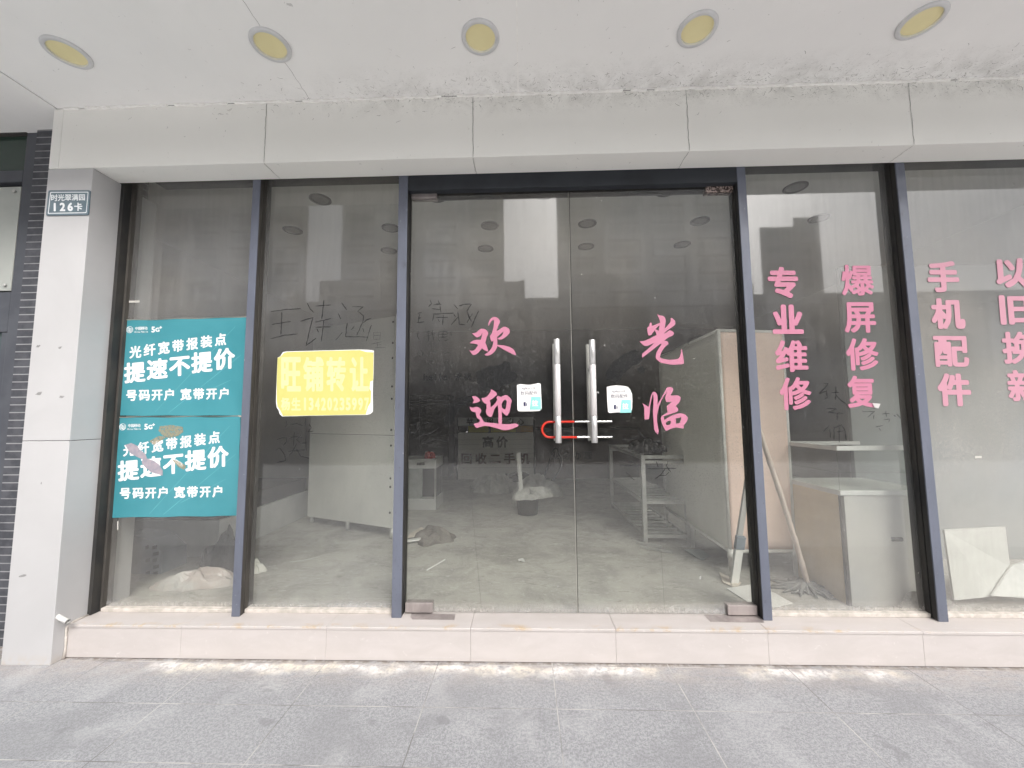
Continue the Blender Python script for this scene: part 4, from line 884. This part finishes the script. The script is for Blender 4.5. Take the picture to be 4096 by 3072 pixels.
t = thing('dark_counter', 'dark brown counter right of the price board with 业务办理 in black', 'counter', (.8, 7.25, ZS))
box('counter_body', (.205, 2.1, 7.22, 7.8, ZS, 1.06), plain('dark_brown_laminate', (.13, .105, .09), (.10, .083, .072), 4, .6), t, .004); box('counter_top', (.205, 2.12, 7.18, 7.82, 1.0605, 1.10), 'dark_cab', t, .004)
m = MB(); run(m, '业务办理', (2222, 1822), (2352, 1822), (33, 33), (33, 33), 7.217, .03); m.build('lettering', 'dark_letter', t)
t = thing('dark_cabinet', 'tall dark cabinet standing at the back behind the left door', 'cabinet', (-2.4, 7.6, ZS)); box('cabinet_body', (-3.2, -1.45, 7.5, 8.1, ZS, 1.75), 'dark_cab', t, .004)
for x in (-2.6, -2.03): box('door_gap', (x-.004, x+.004, 7.494, 7.499, ZS+.05, 1.72), 'dark_gap', t)
sack('plastic_heap', 'crumpled white plastic heap on the floor in front of the price board', 'plastic sheet', (-.45, 6.15, ZS), (.40, .28, .22), 'plastic_clear', 31, rot=-.2)
sack('plastic_heap', 'crumpled white plastic pile in front of the dark counter, right of the bucket', 'plastic sheet', (.17, 5.75, ZS), (.30, .25, .24), 'plastic_clear', 33, rot=.3)
sack('rag_heap', 'dark rag heap behind the white plastic, under the price board', 'rag', (-.15, 6.65, ZS), (.55, .3, .16), 'dark_stuff', 35)
c = at(1140, 1110, Z=ZS); t = thing('waste_bin', 'dark grey waste bin on the floor in front of the price board', 'bin', (c.x, c.y, ZS))
m = MB(); m.lathe((c.x, c.y, ZS), [(.0, .003), (.115, .003), (.132, .20), (.138, .20), (.138, .212), (.128, .212), (.110, .02), (0, .02)], 24); m.build('bin_body', 'dark_cab', t, True)
MB().obox((c.x-.06, c.y-.04, ZS+.02), (c.x-.10, c.y-.06, ZS+.72), .045, .012).build('plank', 'board_white', None, label='narrow white board standing upright in the waste bin', cat='board')
sack('plastic_bag', 'crumpled pale plastic bag stuffed into the top of the waste bin', 'plastic bag', (c.x+.03, c.y-.02, ZS+.195), (.21, .16, .10), 'plastic_clear', 61, rot=.4)
m = MB(); pts = []
for k in range(26):
    f = k/25; pts.append(at(1172+6*math.sin(f*9)+70*f*math.sin(f*3.1), 1045-90*math.sin(f*math.pi)*(.9 if f < .6 else .8)+8*f, Y=6.6))
m.tube(pts, .011, 8); m.build('cable_loop', 'cable', None, True, label='black cable loop standing up from the rubbish near the dark counter', cat='cable')

# stainless rack
t = thing('steel_rack', 'stainless steel rack with two slatted shelves behind the right door', 'rack', (1.28, 4.2, ZS))
fx, bx, fy, by = (1.085, 1.468), (1.085, 1.468), 3.64, 4.95
for x in fx: 
    for y in (fy, by): box('leg', (x-.019, x+.019, y-.019, y+.019, ZS-.001, .955), 'inox', t, .003)
m = MB()
for y in (fy, by): m.box(fx[0]+.0195, fx[1]-.0195, y-.017, y+.017, .922, .954); m.box(fx[0]+.0195, fx[1]-.0195, y-.017, y+.017, .882, .908)
for x in fx: m.box(x-.017, x+.017, fy+.0195, by-.0195, .92, .952)
m.build('top_frame', 'inox', t, bevel=.002)
for z in (.535, .235):
    m = MB()
    for y in (fy, by): m.box(fx[0]+.0195, fx[1]-.0195, y-.016, y+.016, z-.014, z+.014)
    for x in fx: m.box(x-.012, x+.012, fy+.0195, by-.0195, z-.013, z+.013)
    for k in range(1, 11): y = fy+(by-fy)*k/11; m.box(fx[0]+.0125, fx[1]-.0125, y-.017, y+.017, z-.006, z+.010)
    m.build('slatted_shelf', 'inox', t, bevel=.002)
sack('rag_heap', 'dark rag and wires heaped on top of the steel rack', 'rag', (1.28, 4.15, .955), (.17, .35, .11), 'dark_stuff', 41)
for (x0, y0, x1, y1, lb) in ((2546, 2169, 2646, 2186, 'upper'), (2562, 2186, 2692, 2208, 'lower')):
    MB().obox(full(x0, y0, Z=ZS+.012), full(x1, y1, Z=ZS+.012), .02, .02).build('steel_strip', 'inox', None, label=lb+' one of two pale metal strips on the floor at the foot of the rack', cat='strip')
MB().poly([[full(x, y, Z=ZS+.012) for x, y in ((2738, 2198), (2800, 2196), (2842, 2222), (2812, 2236), (2796, 2232))]], .008, (0, 0, 1)).build('glass_sheet', plain('pale_green_sheet', (.42, .45, .43), rough=.3), None, label='pale greenish sheet lying on the floor between rack and promotion stand', cat='sheet')

# fabric promotion stand behind the right door jamb
t = thing('promotion_stand', 'box-shaped fabric stand on white pipe feet, beige side and salmon front', 'display stand', (1.47, 2.9, ZS))
def cloth(p00, p10, p11, p01, mat, name, amp):
    m = MB(); nu, nv = 20, 24; nn = (p10-p00).cross(p01-p00).normalized()
    for j in range(nv+1):
        for i in range(nu+1):
            u_, v_ = i/nu, j/nv; p = (p00*(1-u_)+p10*u_)*(1-v_)+(p01*(1-u_)+p11*u_)*v_
            ed = min(u_, 1-u_, v_, 1-v_); d = amp*min(1, ed*6)*(math.sin(3.2*u_+5*v_)+.6*math.sin(7*u_-3.3*v_+1))
            m.v.append(tuple(p+nn*d))
    for j in range(nv):
        for i in range(nu):
            a = j*(nu+1)+i; m.f.append((a, a+1, a+nu+2, a+nu+1)); m.mi.append(0)
    o = m.build(name, mat, t, True); s_ = o.modifiers.new('solid', 'SOLIDIFY'); s_.thickness = .003; return o
V = Vector
zt0, zb0 = 1.94, .365
cloth(V((1.452, 4.15, zb0+.02)), V((1.452, 2.9, zb0)), V((1.452, 2.9, zt0-.0)), V((1.452, 4.15, zt0)), 'canvas', 'side_cloth', .008)
cloth(V((1.474, 2.9, zb0)), V((1.9, 2.9, zb0)), V((1.925, 2.9, zt0-.02)), V((1.474, 2.9, zt0)), 'pink_canvas', 'front_cloth', .006)
m = MB()
for a, b in (((1.458, 2.9, zb0-.02), (1.458, 2.9, zt0+.01)), ((1.915, 2.91, zb0-.02), (1.93, 2.91, zt0)), ((1.458, 4.15, zb0-.01), (1.458, 4.15, zt0)), ((1.458, 2.9, zt0+.008), (1.93, 2.91, zt0-.01)), ((1.458, 2.9, zt0+.008), (1.458, 4.15, zt0)), ((1.458, 2.9, zb0-.015), (1.91, 2.91, zb0-.015)), ((1.458, 2.9, zb0-.015), (1.458, 4.15, zb0))): m.tube([a, b], .0125, 12)
m.build('pipe_frame', 'pvc', t, True)
for x, y in ((1.458, 2.9), (1.915, 2.91), (1.458, 3.52), (1.458, 4.13)):
    MB().tube([(x, y, zb0), (x, y, zb0-.06), (x, y, zb0-.0601), (x, y, ZS-.001)], [.019, .019, .014, .014], 14).build('foot', 'pvc', t, True)

# stick and bamboo leaning beside the jamb, mop head, boards
b0, b1 = V((1.415, 2.78, ZS)), V((1.478, 2.60, 1.05))
t = thing('wood_prop', 'narrow grey-white wooden prop with a taped middle, leaning left of the right door jamb', 'wooden prop', tuple(b0))
MB().obox(b0, b0.lerp(b1, .28), .05, .02).build('lower_piece', 'board_white', t, bevel=.002); MB().obox(b0.lerp(b1, .2)+V((0, .022, 0)), b1, .035, .02).build('upper_piece', 'cab_grey', t, bevel=.002)
MB().obox(b0.lerp(b1, .285), b0.lerp(b1, .38), .056, .03).build('tape', 'sackblue', t)
b0, b1 = V((1.852, 2.70, ZS+.01)), V((1.40, 2.43, 1.40)); pts = []; rs = []
n = 44
for k in range(n+1):
    f = k/n; pts.append(b0.lerp(b1, f)+V((.006*math.sin(f*5), 0, 0))); rs.append(.0165*(1-.2*f)*(1.18 if k % 6 == 0 else 1))
MB().tube(pts, rs, 14).build('bamboo_pole', 'bamboo', None, True, label='knobbly bamboo pole leaning behind the pane right of the doors', cat='pole')
m = MB()
for k in range(70):
    a = random.uniform(0, 6.28); L = random.uniform(.08, .21); c_ = V((1.83, 2.70, ZS)); pts = []
    for j in range(5):
        f = j/4; pts.append(c_+V((math.cos(a+f*.7*math.sin(k))*L*f*1.15, math.sin(a+f*.7*math.sin(k))*L*f*.85, .05*(1-f)**2+.008)))
    m.tube(pts, [.010, .009, .009, .008, .004], 6)
m.build('mop_head', 'mopgrey', None, True, label='grey string mop head spread on the floor at the foot of the bamboo pole', cat='mop')
MB().poly([[full(x, y, Z=ZS+.004) for x, y in ((2905, 2353), (3008, 2337), (3100, 2372), (3170, 2412), (3075, 2434), (3030, 2432))]], .003, (0, 0, 1)).build('white_sheet', 'board_white', None, label='white sheet lying on the floor behind the right door jamb', cat='sheet')
m = MB(); m.poly([[full(x, y, Z=ZS+.006) for x, y in ((2877, 2288), (2915, 2305), (2925, 2344), (2892, 2330))]], .003, (0, 0, 1)); m.poly([[full(x, y, Z=ZS+.007) for x, y in ((2919, 2306), (2965, 2330), (2950, 2345), (2928, 2346))]], .003, (0, 0, 1))
m.build('torn_card', 'kraft', None, label='torn pale card on the floor by the foot of the fabric stand', cat='card')

# glass display cabinet in the pane right of the doors
t = thing('display_cabinet', 'tan and grey shop cabinet with glass upper case behind the third pane', 'display cabinet', (2.3, 2.7, ZS))
cx0, cx1, cy0, cy1 = 1.925, 2.45, 2.475, 2.95
m = MB(); m.box(cx0+.02, cx1, cy0, cy0+.018, ZS, .822); m.build('front_door', 'cab_grey', t, bevel=.002)
box('side_panel', (cx0, cx0+.018, cy0+.02, cy1, ZS, .822), 'wood_board', t, .002); box('edge_post', (cx0, cx0+.019, cy0-.001, cy0+.0195, ZS, .822), 'alu_brown', t, .001)
box('worktop', (cx0-.004, cx1+.02, cy0-.006, cy1+.02, .8225, .853), 'box_white', t, .003); box('body_back', (cx0+.02, cx1, cy1-.02, cy1, ZS, .82), 'cab_grey', t)
for b in ((cx0, cx1, cy0, cy0+.005, .8535, 1.094), (cx0, cx0+.005, cy0+.006, cy1, .8535, 1.094)): MB().box(*b).build('case_glass', 'glass_clear', t)
m = MB(); m.box(cx0-.003, cx1+.02, cy0-.004, cy0+.018, 1.0945, 1.122); m.box(cx0-.003, cx0+.016, cy0+.0185, cy1, 1.0945, 1.120); m.box(cx0, cx1, cy1-.02, cy1-.001, 1.0945, 1.12); m.build('top_rail', 'box_white', t, bevel=.002)
box('glass_shelf', (cx0+.006, cx1, cy0+.02, cy1-.01, .955, .961), 'glass_clear', t)
m = MB(); m.tube([(2.205, cy0-.004, .566), (2.262, cy0-.004, .566)], .012, 12); m.build('grip', 'dark_cab', t, True)
sack('dust_heap', 'grey sweepings piled on the floor at the foot of the tan cabinet', 'sweepings', (2.32, 2.435, ZS), (.14, .025, .10), 'mopgrey', 51)

# boards leaning behind the last pane
bx0 = [at(2040, 1145, Y=2.60), at(2172, 1138, Y=2.62), at(2182, 1225, Y=2.56), at(2150, 1288, Y=2.47), at(2062, 1297, Y=2.46)]
m = MB(); m.poly([bx0], .012); m.build('leaning_board', 'board_white', None, label='square white board leaning behind the last pane', cat='board')
P = [at(2186, 1222, Y=2.55), at(2245, 1205, Y=2.55), at(2300, 1290, Y=2.45), at(2212, 1292, Y=2.45), at(2143, 1287, Y=2.45)]
m = MB(); m.poly([P], .01); m.build('leaning_board', 'paper', None, label='slanted white sheet at the right edge of the photo, in front of the square board', cat='board')
MT['veil'] = plain('dusty_partition', (.27, .285, .285), (.23, .245, .245), 1.0, .75)
t = thing('partition', 'blue-grey plain partition standing behind the last pane', 'partition', (3.4, 3.3, ZS)); box('partition_sheet', (2.66, 5.0, 3.25, 3.29, ZS, 2.55), 'veil', t, .003)

# round openings of the lamps inside the shop
MT['lamp_ring'] = plain('dark_lamp_ring', (.05, .05, .05), rough=.5); MT['lamp_face'] = plain('grey_lamp_face', (.22, .22, .215), rough=.4)
ROWS = [('nearest row', [(685, 423), (940, 420), (1175, 416), (1440, 411), (1725, 399)], 3.45), ('second row', [(640, 503), (850, 500), (1060, 497), (1265, 494), (1500, 490), (1750, 484)], 4.03), ('third row', [(842, 543), (1050, 540), (1265, 535), (1470, 532)], 4.6)]
for rn, L, yy in ROWS:
    for i, (x, y) in enumerate(L):
        p = at(x, y, Z=3.378); px = p.x
        t = thing('inner_downlight', 'dark unlit downlight in the shop ceiling, %s, number %d from the left' % (rn, i+1), 'ceiling light', (px, yy, 3.379), 'unlit downlights inside the shop')
        MB().lathe((px, yy, 3.379), [(.098, .0), (.098, -.008), (.075, -.010), (.072, -.004)], 32).build('rim', 'lamp_ring', t, True)
        MB().lathe((px, yy, 3.379), [(.0718, -.0035), (.03, -.003), (.0005, -.003)], 32).build('lens', 'lamp_face', t, True)

# small marks stuck on the glass
for (x, y, w, h, lb) in ((530, 1207, 56, 8, 'above the upper teal poster'), (3914, 1829, 26, 9, 'in the middle of the last pane'), (471, 2103, 4, 36, 'under the lower teal poster')):
    P = [full(x-w/2, y-h/2, Y=YG-.006), full(x+w/2, y-h/2-1, Y=YG-.006), full(x+w/2, y+h/2-1, Y=YG-.006), full(x-w/2, y+h/2, Y=YG-.006)]
    MB().poly([P], .0008).build('tape_scrap', plain('yellowed_tape', (.62, .60, .56), rough=.6), None, label='short pale tape scrap %s' % lb, cat='tape')

# ------------------------------------------------------------------ neighbouring front left of the pillar
def brick_mat():
    m = N('slate_brick'); x, y, z = m.xyz()
    cb = m.n('ShaderNodeCombineXYZ'); m.l(x, cb.inputs[0]); m.l(z, cb.inputs[1])
    bt = m.n('ShaderNodeTexBrick', offset=.0); m.l(cb.outputs[0], bt.inputs['Vector'])
    bt.inputs['Scale'].default_value = 1; bt.inputs['Brick Width'].default_value = 2.4; bt.inputs['Row Height'].default_value = .0472; bt.inputs['Mortar Size'].default_value = .0034; bt.inputs['Mortar Smooth'].default_value = .2
    b = m.mix(m.ramp(m.noise(14, 5), .35, .65), (.085, .087, .10), (.055, .057, .067))
    b = m.mix(m.math('MULTIPLY', bt.outputs['Fac'], m.ramp(m.noise(5, 4), .3, .5, .4, .8)), b, (.34, .338, .35))
    m.base(b); m.set(.6, 0, .35); m.bump(m.math('SUBTRACT', m.noise(50, 3), bt.outputs['Fac']), .4, .003); return m.m
MT['brick'] = brick_mat()
YB = 2.30
box('brick_wall', (-3.165, -2.80, YB, 2.7, 0, HC+.05), 'brick', label='narrow strip of dark slate brick wall left of the white pillar', cat='wall')
t = thing('neighbour_window', 'dark grey framed window of the next shop at the left edge of the photo', 'window', (-3.7, YB+.05, 0))
MT['frame_dark'] = plain('dark_grey_frame', (.085, .09, .105), (.07, .074, .088), 6, .5); MT['green_glass'] = plain('dark_green_glass', (.022, .042, .032), (.028, .05, .04), 2, .15, 0, .5)
MT['frost'] = plain('frosted_panel', (.42, .435, .41), (.37, .385, .365), 2.5, .5); MT['low_glass'] = plain('grey_green_glass', (.10, .13, .135), (.08, .105, .11), 2, .2, 0, .5)
zz = lambda y: full(40, y, Y=YB+.04).z
box('frame', (-3.26, -3.166, YB+.02, YB+.10, 0, HC), 'frame_dark', t, .003)
box('transom', (-5, -3.261, YB+.02, YB+.10, zz(735), zz(690)), 'frame_dark', t, .003); box('transom', (-5, -3.261, YB+.02, YB+.10, zz(1330), zz(1172)), 'frame_dark', t, .003); box('transom', (-5, -3.261, YB+.015, YB+.10, zz(490), HC), 'dark_cab', t, .003)
box('upper_glass', (-5, -3.261, YB+.05, YB+.06, zz(690), zz(490)), 'green_glass', t); box('gap', (-5, -3.261, YB+.05, YB+.08, zz(1172)-.0, zz(1150)), 'dark_gap', t)
box('lower_glass', (-5, -3.30, YB+.05, YB+.06, .35, zz(1330)), 'low_glass', t); box('lower_frame', (-3.30, -3.2605, YB+.025, YB+.09, .35, zz(1332)), 'frame_dark', t, .002); box('bottom_panel', (-5, -3.261, YB+.02, YB+.09, 0, .349), 'frame_dark', t, .003)
p0, p1 = full(90, 740, Y=YB+.035), full(55, 1170, Y=YB+.035)
fp = box('frosted_panel', (-5, -3.275, YB+.028, YB+.036, p1.z+.01, p0.z-.015), 'frost', t, .002)
for zc_ in (p0.z-.05, p1.z+.045): MB().tube([(-3.31, YB+.0275, zc_), (-3.31, YB+.016, zc_)], .009, 12).build('bolt', 'inox', t, True)
box('neighbour_wall', (-9, -5.002, YB+.05, 2.7, 0, HC), 'brick', label='dark brick wall of the next shop beyond the window', cat='wall')

# ------------------------------------------------------------------ across the street: what the glass mirrors
MT['tower'] = plain('pale_tower_render', (.54, .54, .53), (.48, .48, .47), .08, .8); MT['tower_dark'] = plain('tower_window_band', (.10, .11, .115), (.08, .085, .09), .2, .4); MT['tower_rail'] = plain('balcony_white', (.50, .50, .49), rough=.7)
YT = -60.0
def tx_(x): return at(x, 560, Y=2*YG-YT).x
def tz_(x, y): return at(x, y, Y=2*YG-YT).z
def tower(label, x0, x1, top, depth=14, off=0):
    y0 = YT-off
    t = thing('apartment_tower', label, 'tower', ((x0+x1)/2, y0, -.16), 'apartment towers across the street')
    k2 = (2*YG-y0+depth)/(2*YG-y0); q_ = MB(); P4 = [(x0, y0), (x1, y0), (x1*k2, y0-depth), (x0*k2, y0-depth)]
    for i in range(4):
        a_, b_ = P4[i], P4[(i+1) % 4]; q_.face([a_+(-.16,), b_+(-.16,), b_+(top,), a_+(top,)])
    q_.face([p+(top,) for p in P4]); q_.build('wall', 'tower', t)
    w = x1-x0; nb = max(1, int(w/6.5))
    for k in range(nb):
        a = x0+w*(k+.18)/nb; b = x0+w*(k+.82)/nb
        m = MB(); q = MB(); z = 4.0
        while z < top-2.5:
            m.box(a, b, y0+.001, y0+.05, z+.9, z+2.5); q.box(a-.2, b+.2, y0+.051, y0+1.2, z-.05, z+.85); z += 3.0
        m.build('window_band', 'tower_dark', t); q.build('balcony_stack', 'tower_rail', t)
        box('pilaster', (b+.35, b+1.2, y0+.001, y0+.6, -.1, top), 'tower_rail', t)
tower('leftmost pale apartment tower mirrored in the first panes', tx_(60), tx_(664), 44)
tower('low pale apartment block mirrored below the sky gap of the second pane', tx_(640), tx_(760), tz_(700, 571), 12, 8)
tower('wide pale apartment tower mirrored in the left door', tx_(737), tx_(1089), 43)
tower('pale apartment block mirrored below the sky gap of the left door', tx_(1060), tx_(1131), tz_(1110, 577), 12, 7)
tower('shortest apartment block mirrored in the left door', tx_(1125), tx_(1220), tz_(1180, 652), 12, 9)
tower('tall pale apartment tower mirrored in the right door', tx_(1204), tx_(1588), 45)
tower('stepped apartment tower mirrored in the pane right of the doors', tx_(1660), tx_(1745), tz_(1700, 478), 14, 2)
tower('higher stepped apartment tower mirrored in the third pane', tx_(1746), tx_(1792), tz_(1765, 450), 14, 3)
tower('low block mirrored beside the right door jamb', tx_(1590), tx_(1664), tz_(1630, 590), 12, 6)
tower('low block mirrored in the last panes', tx_(1793), tx_(2300), tz_(1900, 640), 12, 6)
t = thing('podium_building', 'long low podium building with dark shopfronts across the street', 'building', (0, -26, -.16))
box('wall', (-45, 45, -34, -26, -.16, 10.5), plain('podium_grey', (.09, .09, .092), (.07, .07, .072), .3, .7), t); box('parapet', (-45, 45, -25.99, -25.5, 9.9, 10.7), plain('podium_parapet', (.34, .34, .335), (.32, .32, .315), .3), t)
m = MB()
for k in range(22): m.box(-44+4*k, -41+4*k, -25.99, -25.9, .2, 8.6)
m.build('shop_window', plain('dark_shop_glass', (.03, .033, .036), rough=.2), t)
